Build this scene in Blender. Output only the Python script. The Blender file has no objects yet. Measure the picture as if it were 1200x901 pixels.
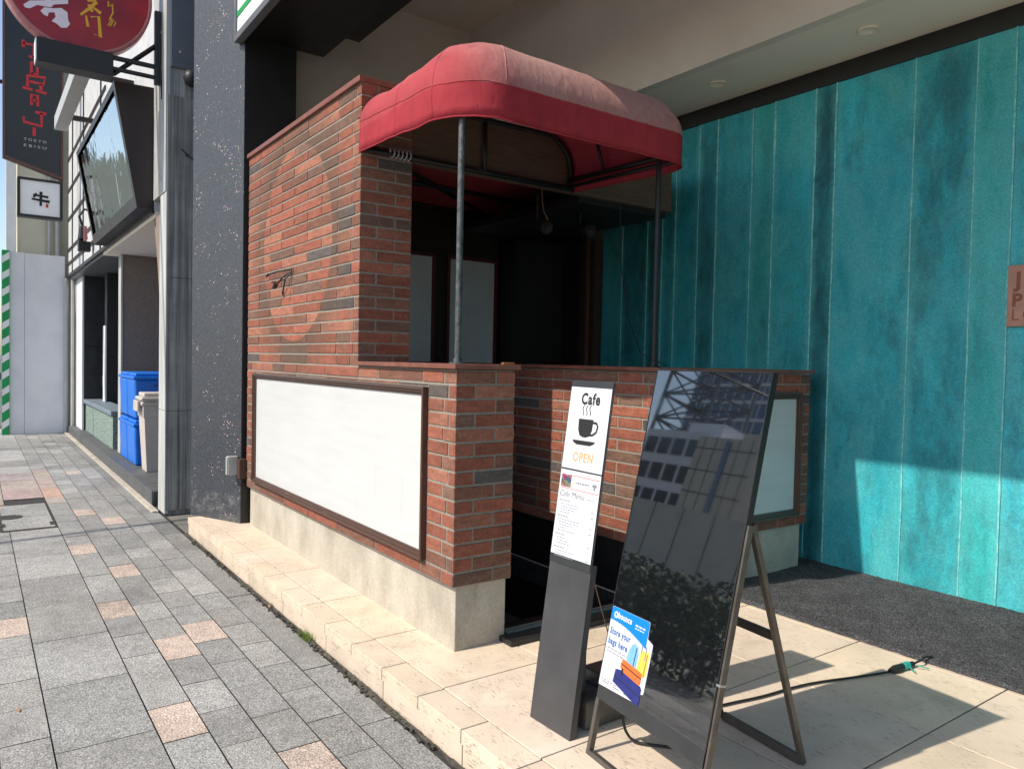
import bpy, math, random
from mathutils import Vector, Matrix, noise
random.seed(7)
C = bpy.context.scene.collection
R = math.radians

# ------------------------------------------------------------------ mesh builder
class MB:
    def __init__(s):
        s.v = []; s.f = []; s.m = []; s.c = []
    def add(s, verts, faces, mat=0, col=(1, 1, 1), xf=None):
        b = len(s.v)
        for p in verts:
            p = Vector(p)
            s.v.append(xf @ p if xf else p)
        for f in faces:
            s.f.append([b + i for i in f]); s.m.append(mat); s.c.append(col)
        return s
    def box(s, x0, x1, y0, y1, z0, z1, mat=0, col=(1, 1, 1), xf=None):
        v = [(x0, y0, z0), (x1, y0, z0), (x1, y1, z0), (x0, y1, z0), (x0, y0, z1), (x1, y0, z1), (x1, y1, z1), (x0, y1, z1)]
        f = [(0, 3, 2, 1), (4, 5, 6, 7), (0, 1, 5, 4), (1, 2, 6, 5), (2, 3, 7, 6), (3, 0, 4, 7)]
        return s.add(v, f, mat, col, xf)
    def prism(s, poly, z0, z1, mat=0, col=(1, 1, 1), xf=None):
        n = len(poly)
        v = [(x, y, z0) for x, y in poly] + [(x, y, z1) for x, y in poly]
        f = [tuple(range(n - 1, -1, -1)), tuple(range(n, 2 * n))] + [(i, (i + 1) % n, n + (i + 1) % n, n + i) for i in range(n)]
        return s.add(v, f, mat, col, xf)
    def tube(s, path, r, n=8, mat=0, col=(1, 1, 1), xf=None, cap=True):
        P = [Vector(p) for p in path]; rr = r if isinstance(r, (list, tuple)) else [r] * len(P)
        v = []; f = []; up = None
        for i, p in enumerate(P):
            t = (P[min(i + 1, len(P) - 1)] - P[max(i - 1, 0)]).normalized()
            if up is None:
                up = Vector((0, 0, 1)) if abs(t.z) < .9 else Vector((1, 0, 0))
            a = t.cross(up); a.normalize(); up = a.cross(t).normalized()
            for k in range(n):
                an = 2 * math.pi * k / n
                v.append(p + a * math.cos(an) * rr[i] + up * math.sin(an) * rr[i])
        for i in range(len(P) - 1):
            for k in range(n):
                f.append((i * n + k, i * n + (k + 1) % n, (i + 1) * n + (k + 1) % n, (i + 1) * n + k))
        if cap:
            f.append(tuple(range(n - 1, -1, -1))); f.append(tuple((len(P) - 1) * n + k for k in range(n)))
        return s.add(v, f, mat, col, xf)
    def lathe(s, prof, n=24, mat=0, col=(1, 1, 1), xf=None):
        v = []; f = []
        for r, z in prof:
            for k in range(n):
                a = 2 * math.pi * k / n
                v.append((r * math.cos(a), r * math.sin(a), z))
        for i in range(len(prof) - 1):
            for k in range(n):
                f.append((i * n + k, i * n + (k + 1) % n, (i + 1) * n + (k + 1) % n, (i + 1) * n + k))
        f.append(tuple(range(n - 1, -1, -1))); f.append(tuple((len(prof) - 1) * n + k for k in range(n)))
        return s.add(v, f, mat, col, xf)
    def ribbon(s, pts, w, xf=None, mat=0, col=(1, 1, 1), z=0.):
        """flat brush stroke in the local xy plane"""
        P = [Vector((p[0], p[1])) for p in pts]; ww = w if isinstance(w, (list, tuple)) else [w] * len(P)
        L = []; Rr = []
        for i, p in enumerate(P):
            t = (P[min(i + 1, len(P) - 1)] - P[max(i - 1, 0)]).normalized(); nn = Vector((-t.y, t.x))
            L.append(p + nn * ww[i] / 2); Rr.append(p - nn * ww[i] / 2)
        v = [(p.x, p.y, z) for p in L] + [(p.x, p.y, z) for p in Rr]; n = len(P)
        f = [(i, i + 1, n + i + 1, n + i) for i in range(n - 1)]
        return s.add(v, f, mat, col, xf)
    def poly(s, pts, z=0., mat=0, col=(1, 1, 1), xf=None):
        return s.add([(x, y, z) for x, y in pts], [tuple(range(len(pts)))], mat, col, xf)
    def build(s, name, mats, parent=None, smooth=False, bevel=0, seg=2):
        me = bpy.data.meshes.new(name)
        o = bpy.data.objects.new(name, me); C.objects.link(o)
        org = Vector((0, 0, 0)); p = parent
        while p is not None:
            org += p.location; p = p.parent
        me.from_pydata([tuple(q - org) for q in s.v], [], s.f)
        for m in (mats if isinstance(mats, (list, tuple)) else [mats]):
            me.materials.append(m)
        me.polygons.foreach_set('material_index', s.m)
        at = me.attributes.new('Col', 'FLOAT_COLOR', 'CORNER'); buf = []
        for f, c in zip(s.f, s.c):
            for _ in f: buf.extend((c[0], c[1], c[2], 1.0))
        at.data.foreach_set('color', buf)
        if smooth is True: me.polygons.foreach_set('use_smooth', [True] * len(s.f))
        me.update()
        if bevel:
            b = o.modifiers.new('bevel', 'BEVEL'); b.width = bevel; b.segments = seg; b.limit_method = 'ANGLE'; b.angle_limit = R(40)
        if parent: o.parent = parent
        return o

def tag(o, label=None, cat=None, group=None, kind=None):
    if label: o['label'] = label
    if cat: o['category'] = cat
    if group: o['group'] = group
    if kind: o['kind'] = kind
    return o
def thing(name, label, cat, loc=(0, 0, 0), group=None):
    o = bpy.data.objects.new(name, None); C.objects.link(o); o.location = loc; o.empty_display_size = .1
    return tag(o, label, cat, group)

def rrect(x0, x1, y0, y1, r, n=5):
    P = []
    for cx, cy, a0 in ((x1 - r, y1 - r, 0), (x0 + r, y1 - r, 90), (x0 + r, y0 + r, 180), (x1 - r, y0 + r, 270)):
        for k in range(n + 1):
            a = R(a0 + 90 * k / n); P.append((cx + r * math.cos(a), cy + r * math.sin(a)))
    return P

def letters(mb, body, size, xf, at=(0, 0), align='LEFT', bold=0., sx=1., shear=0., z=0., mat=0, col=(1, 1, 1), width=None):
    cu = bpy.data.curves.new('t', 'FONT'); cu.body = body; cu.size = size; cu.offset = bold; cu.align_x = 'LEFT'
    cu.shear = shear; cu.space_character = 1.14 if bold > 0 else 1.; cu.resolution_u = 4
    ob = bpy.data.objects.new('t', cu); C.objects.link(ob)
    dg = bpy.context.evaluated_depsgraph_get(); dg.update()
    me = bpy.data.meshes.new_from_object(ob.evaluated_get(dg))
    vs = [v.co.copy() for v in me.vertices]; fs = [tuple(p.vertices) for p in me.polygons]
    bpy.data.objects.remove(ob); bpy.data.meshes.remove(me); bpy.data.curves.remove(cu)
    if not vs: return
    x0 = min(v.x for v in vs); x1 = max(v.x for v in vs)
    if width: sx = width / (x1 - x0)
    off = {'LEFT': x0, 'CENTER': (x0 + x1) / 2, 'RIGHT': x1}[align]
    mb.add([((v.x - off) * sx + at[0], v.y + at[1], z) for v in vs], fs, mat, col, xf)

# ------------------------------------------------------------------ materials
class N:
    def __init__(s, name):
        s.m = bpy.data.materials.new(name); s.m.use_nodes = True; s.t = s.m.node_tree; s.t.nodes.clear()
        s.out = s.n('ShaderNodeOutputMaterial'); s.b = s.n('ShaderNodeBsdfPrincipled'); s.l(s.b.outputs[0], s.out.inputs[0])
    def n(s, t, **k):
        nd = s.t.nodes.new(t)
        for a, v in k.items(): setattr(nd, a, v)
        return nd
    def l(s, a, b): s.t.links.new(a, b)
    def val(s, sock, v):
        if hasattr(v, 'is_linked') or hasattr(v, 'links'): s.l(v, sock)
        else:
            if isinstance(v, tuple) and len(v) == 3 and sock.type == 'RGBA': v = (*v, 1)
            sock.default_value = v
    def coord(s, scale=(1, 1, 1), loc=(0, 0, 0), rot=(0, 0, 0)):
        g = s.n('ShaderNodeNewGeometry'); mp = s.n('ShaderNodeMapping')
        mp.inputs['Scale'].default_value = scale; mp.inputs['Location'].default_value = loc; mp.inputs['Rotation'].default_value = rot
        s.l(g.outputs['Position'], mp.inputs[0]); return mp.outputs[0]
    def noise(s, scale, detail=4, rough=.55, co=None, dist=0.):
        nd = s.n('ShaderNodeTexNoise'); nd.inputs['Scale'].default_value = scale; nd.inputs['Detail'].default_value = detail
        nd.inputs['Roughness'].default_value = rough; nd.inputs['Distortion'].default_value = dist
        s.l(co if co is not None else s.coord(), nd.inputs[0]); return nd.outputs[0]
    def voro(s, scale, co=None, out='Color', feature='F1'):
        nd = s.n('ShaderNodeTexVoronoi', feature=feature); nd.inputs['Scale'].default_value = scale
        s.l(co if co is not None else s.coord(), nd.inputs[0]); return nd.outputs[out]
    def ramp(s, fac, stops):
        nd = s.n('ShaderNodeValToRGB'); e = nd.color_ramp.elements
        c4 = lambda c: (*(c if isinstance(c, tuple) else (c, c, c)), 1)
        e[0].position = stops[0][0]; e[0].color = c4(stops[0][1]); e[1].position = stops[-1][0]; e[1].color = c4(stops[-1][1])
        for p, c in stops[1:-1]: e.new(p).color = c4(c)
        s.l(fac, nd.inputs[0]); return nd.outputs[0]
    def mix(s, fac, a, b, mode='MIX'):
        nd = s.n('ShaderNodeMix', data_type='RGBA', blend_type=mode)
        s.val(nd.inputs[0], fac); s.val(nd.inputs[6], a); s.val(nd.inputs[7], b); return nd.outputs[2]
    def math(s, op, a, b=0., c=None):
        nd = s.n('ShaderNodeMath', operation=op); s.val(nd.inputs[0], a); s.val(nd.inputs[1], b)
        if c is not None: s.val(nd.inputs[2], c)
        return nd.outputs[0]
    def col(s):
        return s.n('ShaderNodeAttribute', attribute_name='Col').outputs[0]
    def bump(s, h, strength=.3, dist=.01):
        nd = s.n('ShaderNodeBump'); nd.inputs['Strength'].default_value = strength; nd.inputs['Distance'].default_value = dist
        s.l(h, nd.inputs['Height']); s.l(nd.outputs[0], s.b.inputs['Normal']); return s
    def set(s, base=None, rough=None, metal=None, spec=None, ior=None, **k):
        if base is not None: s.val(s.b.inputs['Base Color'], base)
        if rough is not None: s.val(s.b.inputs['Roughness'], rough)
        if metal is not None: s.val(s.b.inputs['Metallic'], metal)
        if spec is not None: s.val(s.b.inputs['Specular IOR Level'], spec)
        if ior is not None: s.val(s.b.inputs['IOR'], ior)
        return s

def plain(name, col, rough=.5, metal=0., var=.12, scale=9., bump=0., bscale=120., spec=None):
    """a plain paint or plastic with slight wear"""
    k = N(name); nz = k.noise(scale, 5, .6)
    c = k.ramp(nz, [(.3, tuple(x * (1 - var) for x in col)), (.7, tuple(min(1, x * (1 + var)) for x in col))])
    k.set(c, k.math('MULTIPLY_ADD', nz, .25, rough - .12), metal, spec)
    if bump: k.bump(k.noise(bscale, 3, .6), bump, .003)
    return k.m

M = {}
XS = [-2.39, -2.12, -1.80, -1.62, -1.47, -1.22, -1.03, -.69, -.49, -.15, .01, .56, .93, 1.14, 1.52, 1.70, 2.25, 2.6, 3.1, 3.3, 3.9, 4.4, 5.0, 6.6]   # seams of the teal wall
def mk():
    # granite paving, tinted per slab
    k = N('granite_paving'); c = k.col()
    sp = k.noise(135, 3, .85); big = k.noise(2.2, 5, .6); mid = k.noise(14, 4, .6)
    t = k.ramp(sp, [(.33, .25), (.5, .95), (.66, 1.9)])
    base = k.mix(1., c, t, 'MULTIPLY')
    base = k.mix(1., base, k.ramp(big, [(.3, .84), (.62, 1.06)]), 'MULTIPLY')
    base = k.mix(1., base, k.ramp(mid, [(.3, .86), (.7, 1.1)]), 'MULTIPLY')
    spot = k.ramp(k.noise(5.5, 2, .4), [(.76, 1.), (.80, .6)])
    base = k.mix(1., base, spot, 'MULTIPLY')
    grime = k.math('MULTIPLY', k.ramp(k.noise(.9, 6, .7, k.coord((1, 1.6, 1), (3, 8, 0))), [(.50, 0.), (.66, .5)]), k.ramp(k.noise(17, 5, .75), [(.35, .3), (.65, 1.)]))
    base = k.mix(grime, base, (.085, .08, .072))
    k.set(base, .75, spec=.3).bump(sp, .35, .002); M['granite'] = k.m
    # soil in the gutter
    k = N('gutter_soil'); nz = k.noise(40, 6, .7)
    k.set(k.ramp(nz, [(.3, (.03, .027, .02)), (.6, (.10, .09, .07)), (.8, (.17, .155, .12))]), .95).bump(nz, 1., .02); M['soil'] = k.m
    k = N('joint_mortar'); k.set(k.ramp(k.noise(30), [(.3, (.02, .02, .02)), (.7, (.05, .048, .045))]), .95); M['joint'] = k.m
    # travertine-like cream tile
    k = N('cream_tile'); c = k.col()
    st = k.noise(1., 5, .65, k.coord((26, 150, 150))); big = k.noise(3, 5, .6); mask = k.noise(9, 3, .5, k.coord(loc=(3, 1, 0)))
    base = k.mix(1., c, k.ramp(big, [(.3, .86), (.7, 1.08)]), 'MULTIPLY')
    pit = k.math('MULTIPLY', k.ramp(st, [(.56, 0.), (.61, 1.)]), k.ramp(mask, [(.46, 0.), (.58, 1.)]))
    base = k.mix(k.math('MULTIPLY', pit, .7), base, (.16, .125, .095))
    base = k.mix(k.ramp(k.noise(2.3, 6, .7, k.coord(loc=(7, 2, 0))), [(.55, 0.), (.72, .40)]), base, (.33, .26, .18))
    base = k.mix(1., base, k.ramp(k.noise(160, 2), [(.3, .92), (.7, 1.06)]), 'MULTIPLY')
    k.set(base, .55, spec=.35).bump(k.math('SUBTRACT', 1., pit), .25, .002); M['cream'] = k.m
    # bricks, tinted per brick, with the ghost of the removed round sign
    k = N('fired_brick'); c = k.col()
    nz = k.noise(60, 5, .7); mid = k.noise(11, 4, .6, k.coord((1, 1, 2.5)))
    base = k.mix(1., c, k.ramp(nz, [(.25, .62), (.5, 1.), (.8, 1.35)]), 'MULTIPLY')
    base = k.mix(1., base, k.ramp(mid, [(.3, .72), (.7, 1.18)]), 'MULTIPLY')
    base = k.mix(k.ramp(k.noise(4.5, 5, .7, k.coord((1, 1, 3.2), (9, 2, 4))), [(.56, 0.), (.70, .6)]), base, (.115, .085, .07))
    g = k.n('ShaderNodeNewGeometry'); sx = k.n('ShaderNodeSeparateXYZ'); k.l(g.outputs['Position'], sx.inputs[0])
    dx = k.math('SUBTRACT', sx.outputs[0], -2.25); dz = k.math('SUBTRACT', sx.outputs[2], 2.23)
    d = k.math('SQRT', k.math('ADD', k.math('MULTIPLY', dx, dx), k.math('MULTIPLY', dz, dz)))
    front = k.math('LESS_THAN', sx.outputs[1], .02)
    halo = k.math('MULTIPLY', k.ramp(k.math('DIVIDE', d, 1.2), [(.575, 0.), (.583, 1.), (.67, .8), (.86, .15)]), front)
    halo = k.math('MULTIPLY', halo, k.math('MULTIPLY_ADD', k.ramp(k.noise(1.6), [(.3, 0.), (.7, 1.)]), .25, .66))
    M_stain = halo
    base = k.mix(halo, base, (.10, .065, .045))
    eff = k.ramp(k.noise(26, 5, .75, k.coord(loc=(4, 4, 9))), [(.60, 0.), (.74, .4)])
    base = k.mix(eff, base, (.42, .36, .31))
    k.set(base, .85, spec=.25).bump(nz, .5, .004); M['brick'] = k.m
    k = N('brick_mortar'); nz = k.noise(70, 4, .7)
    k.set(k.ramp(nz, [(.3, (.19, .17, .14)), (.7, (.32, .29, .245))]), .95).bump(nz, .6, .004); M['mortar'] = k.m
    k = N('cast_concrete'); b1 = k.noise(4, 6, .65, k.coord((1, 1, .6))); b2 = k.noise(60, 3, .6)
    base = k.ramp(b1, [(.26, (.30, .265, .215)), (.5, (.42, .38, .315)), (.74, (.52, .48, .41))])
    base = k.mix(k.ramp(k.noise(9, 5, .7, k.coord((1, 1, .3), (2, 5, 1))), [(.57, 0.), (.75, .35)]), base, (.19, .165, .13))
    base = k.mix(1., base, k.ramp(b2, [(.3, .88), (.7, 1.1)]), 'MULTIPLY')
    k.set(base, .85, spec=.3).bump(b2, .2, .003); M['concrete'] = k.m
    M['coping'] = plain('coping_tile', (.20, .075, .05), .38, 0, .25, 12)
    # brown anodised frame with scuffs
    k = N('brown_frame'); nz = k.noise(1., 4, .7, k.coord((5, 60, 90)))
    k.set(k.mix(k.ramp(nz, [(.66, 0.), (.69, 1.)]), (.075, .038, .026), (.34, .28, .24)), .35, spec=.5); M['frame'] = k.m
    k = N('white_acrylic'); a = k.noise(1., 5, .6, k.coord((2, 2, 14))); b = k.noise(22, 6, .75)
    base = k.ramp(a, [(.3, (.535, .545, .535)), (.7, (.595, .605, .595))])
    base = k.mix(k.ramp(b, [(.68, 0.), (.76, .35)]), base, (.55, .55, .52))
    base = k.mix(k.ramp(k.noise(1., 5, .7, k.coord((16, 16, .9), (3, 3, 3))), [(.60, 0.), (.72, .22)]), base, (.42, .41, .37))
    k.set(base, .28, spec=.4); M['acrylic'] = k.m
    # awning fabric: red, with dust settled on the upper part
    k = N('awning_fabric'); nz = k.noise(3.2, 5, .65); w = k.noise(420, 2)
    base = k.ramp(nz, [(.3, (.29, .026, .036)), (.7, (.37, .038, .052))])
    g = k.n('ShaderNodeNewGeometry'); sx = k.n('ShaderNodeSeparateXYZ'); k.l(g.outputs['Position'], sx.inputs[0])
    hz = k.math('ADD', sx.outputs[2], k.math('MULTIPLY', k.math('SUBTRACT', nz, .5), .02))
    dust = k.math('MULTIPLY', k.ramp(k.math('SUBTRACT', hz, 2.), [(.772, 0.), (.776, .74), (1., .95)]), k.ramp(k.noise(30, 5, .8), [(.25, .55), (.7, 1.)]))
    far = k.ramp(k.math('ADD', k.math('DIVIDE', sx.outputs[1], 2.), k.math('MULTIPLY', nz, .1)), [(.06, .10), (.26, 1.)])
    base = k.mix(k.math('MULTIPLY', dust, far), base, (.47, .325, .295))
    base = k.mix(k.ramp(k.noise(8, 6, .75, k.coord((1, 1, .4))), [(.54, 0.), (.78, .5)]), base, (.12, .035, .035))
    wr = k.noise(11, 5, .6, k.coord((1, 1, .5)), .8)
    k.set(base, .78, spec=.18).bump(k.math('ADD', wr, k.math('MULTIPLY', w, .06)), .45, .014); M['fabric'] = k.m
    M['fabricin'] = plain('awning_underside', (.33, .03, .05), .75, 0, .15, 5)
    M['darkred'] = plain('stairwell_fabric', (.45, .05, .06), .8, 0, .2, 4)
    k = N('black_iron'); nz = k.noise(45, 5, .7)
    k.set(k.mix(k.ramp(nz, [(.60, 0.), (.72, .6)]), (.018, .018, .019), (.10, .085, .075)), .5, .3); M['iron'] = k.m
    k = N('grey_post'); nz = k.noise(30, 5, .75)
    k.set(k.ramp(nz, [(.35, (.035, .038, .04)), (.6, (.12, .125, .125)), (.75, (.2, .2, .19))]), .45, .35); M['post'] = k.m
    k = N('brown_board'); nz = k.noise(1., 5, .6, k.coord((2, 6, 60)))
    k.set(k.ramp(nz, [(.3, (.075, .047, .03)), (.7, (.125, .08, .05))]), .7); M['board'] = k.m
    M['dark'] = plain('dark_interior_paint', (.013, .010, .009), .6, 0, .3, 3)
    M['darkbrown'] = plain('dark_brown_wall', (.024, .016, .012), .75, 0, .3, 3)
    M['blackplinth'] = plain('black_stone', (.016, .016, .017), .45, 0, .3, 10)
    M['poster'] = plain('grey_board', (.72, .71, .72), .5, 0, .08, 3)
    M['redframe'] = plain('red_frame', (.12, .012, .012), .5)
    # teal wall
    k = N('teal_patina'); c = k.col()
    co = k.coord((1, 1, .42)); n1 = k.noise(2.2, 8, .68, co, .35); n2 = k.noise(8.5, 7, .75, co, .5); n3 = k.noise(85, 3, .7)
    sepc = k.n('ShaderNodeSeparateColor'); k.l(c, sepc.inputs[0])
    hue = k.mix(sepc.outputs[1], (.034, .43, .52), (.036, .42, .39))
    base = k.mix(1., hue, k.ramp(k.noise(1.1, 4, .6, co), [(.3, .50), (.7, 1.30)]), 'MULTIPLY')
    lightp = k.ramp(n2, [(.46, 0.), (.74, .75)])
    base = k.mix(lightp, base, (.085, .48, .51))
    dk = k.math('ADD', k.math('MULTIPLY', n1, .62), k.math('MULTIPLY', n2, .38))
    dk = k.math('ADD', dk, k.math('MULTIPLY', sepc.outputs[0], .42))
    base = k.mix(k.ramp(dk, [(.50, 0.), (.60, .50), (.74, .92)]), base, (.014, .085, .105))
    gx = k.n('ShaderNodeNewGeometry'); xx = k.n('ShaderNodeSeparateXYZ'); k.l(gx.outputs['Position'], xx.inputs[0])
    px = k.math('ADD', xx.outputs[0], k.math('MULTIPLY_ADD', k.noise(5, 4, .7, k.coord((1, 1, 1.2))), .05, -.025)); dmin = None
    for sx_ in XS[1:-2]:
        dd = k.math('ABSOLUTE', k.math('SUBTRACT', px, sx_)); dmin = dd if dmin is None else k.math('MINIMUM', dmin, dd)
    edge = k.math('MULTIPLY', k.ramp(k.math('MULTIPLY', dmin, 10.), [(.0, .75), (.16, .55), (.55, 0.)]), k.ramp(k.noise(3.2, 5, .7, k.coord((1, 1, .8), (2, 0, 6))), [(.34, 0.), (.62, 1.)]))
    base = k.mix(edge, base, (.12, .52, .53))
    cloud = k.ramp(k.noise(2.1, 7, .72, k.coord((1.3, 1, .6), (4, 0, 9)), .6), [(.46, 0.), (.60, .6), (.78, .85)])
    keep = k.math('MAXIMUM', k.math('MULTIPLY_ADD', sepc.outputs[0], -2.1, 1.), .08)
    base = k.mix(k.math('MULTIPLY', cloud, keep), base, (.10, .47, .50))
    base = k.mix(1., base, k.ramp(n3, [(.25, .72), (.75, 1.26)]), 'MULTIPLY')
    base = k.mix(k.ramp(k.noise(30, 4, .8, k.coord(loc=(5, 0, 3))), [(.68, 0.), (.78, .45)]), base, (.012, .10, .11))
    k.set(base, .62, spec=.35).bump(k.math('ADD', n3, k.math('MULTIPLY', n2, .7)), .35, .004); M['teal'] = k.m
    k = N('teal_seam'); nz = k.noise(24, 4, .7)
    k.set(k.ramp(nz, [(.3, (.06, .41, .44)), (.6, (.26, .67, .66))]), .6); M['seam'] = k.m
    k = N('carpet_pile'); nz = k.noise(120, 4, .85); big = k.noise(6, 5, .65)
    base = k.ramp(nz, [(.34, (.014, .014, .016)), (.5, (.08, .08, .086)), (.66, (.26, .26, .27))])
    base = k.mix(1., base, k.ramp(big, [(.3, .75), (.7, 1.2)]), 'MULTIPLY')
    k.set(base, .95, spec=.1).bump(nz, 1., .012); M['carpet'] = k.m
    # speckled black granite pillar
    k = N('speckled_black_granite'); v = k.voro(135); sep = k.n('ShaderNodeSeparateColor'); k.l(v, sep.inputs[0])
    clus = k.noise(5, 4, .7)
    hi = k.ramp(k.math('MULTIPLY', k.math('ADD', sep.outputs[0], k.math('MULTIPLY', clus, .3)), .7), [(.80, 0.), (.82, 1.)])
    nz = k.noise(70, 4, .7); base = k.ramp(nz, [(.3, (.022, .025, .031)), (.7, (.078, .086, .102))])
    spk = k.mix(.4, (.50, .52, .56), v)
    base = k.mix(hi, base, spk)
    scr = k.ramp(k.noise(1., 4, .75, k.coord((9, 9, 5), (0, 1, 2))), [(.70, 0.), (.74, .45)])
    base = k.mix(scr, base, (.2, .2, .2))
    gz = k.n('ShaderNodeNewGeometry'); sz = k.n('ShaderNodeSeparateXYZ'); k.l(gz.outputs['Position'], sz.inputs[0])
    low = k.math('MULTIPLY', k.ramp(sz.outputs[2], [(.0, .5), (.22, .8), (.24, .0)]), k.ramp(k.noise(14, 5, .75), [(.48, 0.), (.62, .7)]))
    base = k.mix(low, base, (.21, .205, .20))
    k.set(base, .38, spec=.5).bump(nz, .15, .002); M['pillar'] = k.m
    M['blackpaint'] = plain('black_paint', (.010, .010, .010), .45, 0, .3, 4)
    # stucco
    k = N('beige_stucco'); nz = k.noise(90, 5, .75); big = k.noise(1.4, 6, .6)
    k.set(k.ramp(big, [(.3, (.72, .655, .58)), (.7, (.82, .755, .675))]), .9, spec=.2).bump(nz, .9, .006); M['stucco'] = k.m
    k = N('pale_soffit'); nz = k.noise(120, 4, .7)
    k.set(k.ramp(k.noise(2, 5), [(.3, (.84, .76, .645)), (.7, (.89, .815, .70))]), .9, spec=.2).bump(nz, .25, .003); M['soffit'] = k.m
    M['white'] = plain('white_paint', (.78, .78, .77), .45, 0, .05, 6)
    M['offwhite'] = plain('weathered_white_board', (.50, .51, .52), .6, 0, .12, 5, .1)
    # streaked marble
    k = N('streaked_marble'); st = k.noise(1., 6, .75, k.coord((26, 26, .5))); cl = k.noise(2.5, 4, .6)
    base = k.ramp(st, [(.32, (.05, .05, .047)), (.46, (.24, .237, .225)), (.68, (.47, .46, .44))])
    base = k.mix(1., base, k.ramp(cl, [(.3, .7), (.7, 1.1)]), 'MULTIPLY'); k.set(base, .5, spec=.4); M['marble'] = k.m
    k = N('pale_marble'); st = k.noise(1., 6, .7, k.coord((9, 9, 1.2)))
    k.set(k.ramp(st, [(.3, (.32, .32, .31)), (.65, (.56, .56, .54))]), .5); M['palemarble'] = k.m
    M['greysheet'] = plain('grey_metal_sheet', (.13, .14, .155), .5, .2, .1, 4)
    M['palesheet'] = plain('pale_metal_sheet', (.42, .42, .41), .5, .1, .1, 4)
    k = N('rough_brown_stone'); nz = k.noise(55, 5, .75)
    k.set(k.ramp(nz, [(.3, (.15, .115, .095)), (.7, (.31, .25, .21))]), .9).bump(nz, .8, .01); M['brownstone'] = k.m
    M['blackstone'] = plain('black_tile', (.022, .024, .027), .4, 0, .25, 8)
    M['greystone'] = plain('grey_ledge_stone', (.085, .088, .09), .6, 0, .25, 8, .2)
    M['bluecoping'] = plain('blue_grey_coping', (.17, .21, .25), .5)
    k = N('green_rough_tile'); v = k.voro(30, k.coord((1, 1, 1.6)), 'Distance'); nz = k.noise(40, 4, .7)
    k.set(k.ramp(nz, [(.3, (.12, .19, .16)), (.7, (.42, .52, .46))]), .6).bump(k.math('ADD', v, nz), 1., .03); M['greentile'] = k.m
    M['blue'] = plain('blue_plastic', (.006, .15, .62), .35, 0, .08, 6)
    M['bin'] = plain('grey_beige_plastic', (.52, .47, .43), .4, 0, .06, 6)
    k = N('hoarding_sheet'); k.set(k.ramp(k.noise(3, 5), [(.3, (.60, .61, .64)), (.7, (.68, .69, .71))]), .55); M['hoarding'] = k.m
    M['green'] = plain('safety_green', (.01, .28, .08), .5)
    M['cream_wall'] = plain('cream_wall', (.56, .54, .42), .8, 0, .1, 1.5)
    M['brownmetal'] = plain('dark_brown_metal', (.028, .019, .017), .4, .2)
    k = N('wavy_mirror_film'); nz = k.noise(1.6, 3, .5, k.coord((1.0, 1, .55)), 1.2)
    k.set((.80, .76, .66), .05, 1.).bump(nz, .12, .12); M['mirror'] = k.m
    M['signred'] = plain('sign_red_acrylic', (.30, .012, .018), .3, 0, .35, 2.2)
    M['signrim'] = plain('sign_rim_pink', (.42, .16, .16), .4, 0, .2, 5)
    M['inkwhite'] = plain('ink_white', (.80, .70, .74), .5, 0, .03)
    M['inkyellow'] = plain('ink_yellow', (.75, .40, .02), .5, 0, .05)
    M['signblack'] = plain('black_sign_face', (.017, .019, .021), .35, 0, .15, 3)
    M['signbrown'] = plain('rust_brown_frame', (.11, .045, .034), .5)
    M['inkred'] = plain('ink_red', (.52, .02, .025), .5, 0, .1)
    M['inkgrey'] = plain('ink_grey', (.45, .5, .5), .5)
    M['ink'] = plain('ink_black', (.008, .008, .009), .6)
    M['inkorange'] = plain('ink_orange', (.80, .33, .13), .6, 0, .03)
    M['inkfaint'] = plain('ink_faint_orange', (.72, .42, .28), .6, 0, .03)
    M['inkfine'] = plain('ink_fine_print', (.22, .22, .26), .6, 0, .03)
    M['paper'] = plain('printed_paper', (.58, .59, .63), .45, 0, .02, 4)
    M['charcoal'] = plain('charcoal_powder_coat', (.062, .062, .066), .42, .2, .12, 8)
    M['strip'] = plain('dark_header_strip', (.03, .032, .034), .4)
    M['slate'] = plain('worn_weight_box', (.10, .09, .08), .45, .1, .3, 18)
    k = N('display_glass'); nz = k.noise(260, 2, .8); d2 = k.noise(6, 5, .7)
    base = k.mix(k.ramp(nz, [(.66, 0.), (.74, .5)]), (.006, .007, .009), (.05, .05, .05))
    k.set(base, k.ramp(d2, [(.35, .015), (.75, .04)]), 0, .5, 2.8); M['glass'] = k.m
    k = N('dark_bronze_frame'); nz = k.noise(20, 5, .7)
    k.set(k.ramp(nz, [(.3, (.075, .066, .058)), (.7, (.13, .115, .10))]), .38, .35); M['bronze'] = k.m
    M['stickerblue'] = plain('sticker_blue', (.0, .19, .68), .4, 0, .02)
    M['stickernavy'] = plain('sticker_ink_blue', (.015, .10, .36), .4, 0, .02)
    M['paintlight'] = plain('print_light_blue', (.17, .40, .72), .4, 0, .1, 60)
    M['printyellow'] = plain('print_yellow', (.80, .52, .08), .4, 0, .1, 60)
    M['printorange'] = plain('print_orange', (.72, .14, .03), .4, 0, .1, 60)
    M['printnavy'] = plain('print_navy', (.018, .025, .16), .4, 0, .2, 60)
    M['rubber'] = plain('black_rubber', (.012, .012, .012), .55)
    M['plugteal'] = plain('teal_tape', (.03, .35, .30), .5)
    M['copper'] = plain('leather_plaque', (.44, .225, .165), .6, 0, .12, 20)
    M['plaqueink'] = plain('plaque_letter_brown', (.22, .075, .035), .55)
    M['alu'] = plain('brushed_aluminium', (.42, .43, .43), .35, .8)
    M['boxgrey'] = plain('junction_box_grey', (.34, .36, .35), .5)
    M['boxbrown'] = plain('junction_box_brown', (.075, .035, .025), .5)
    M['iron_cover'] = plain('cast_iron', (.06, .052, .045), .7, .4, .3, 30)
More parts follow.
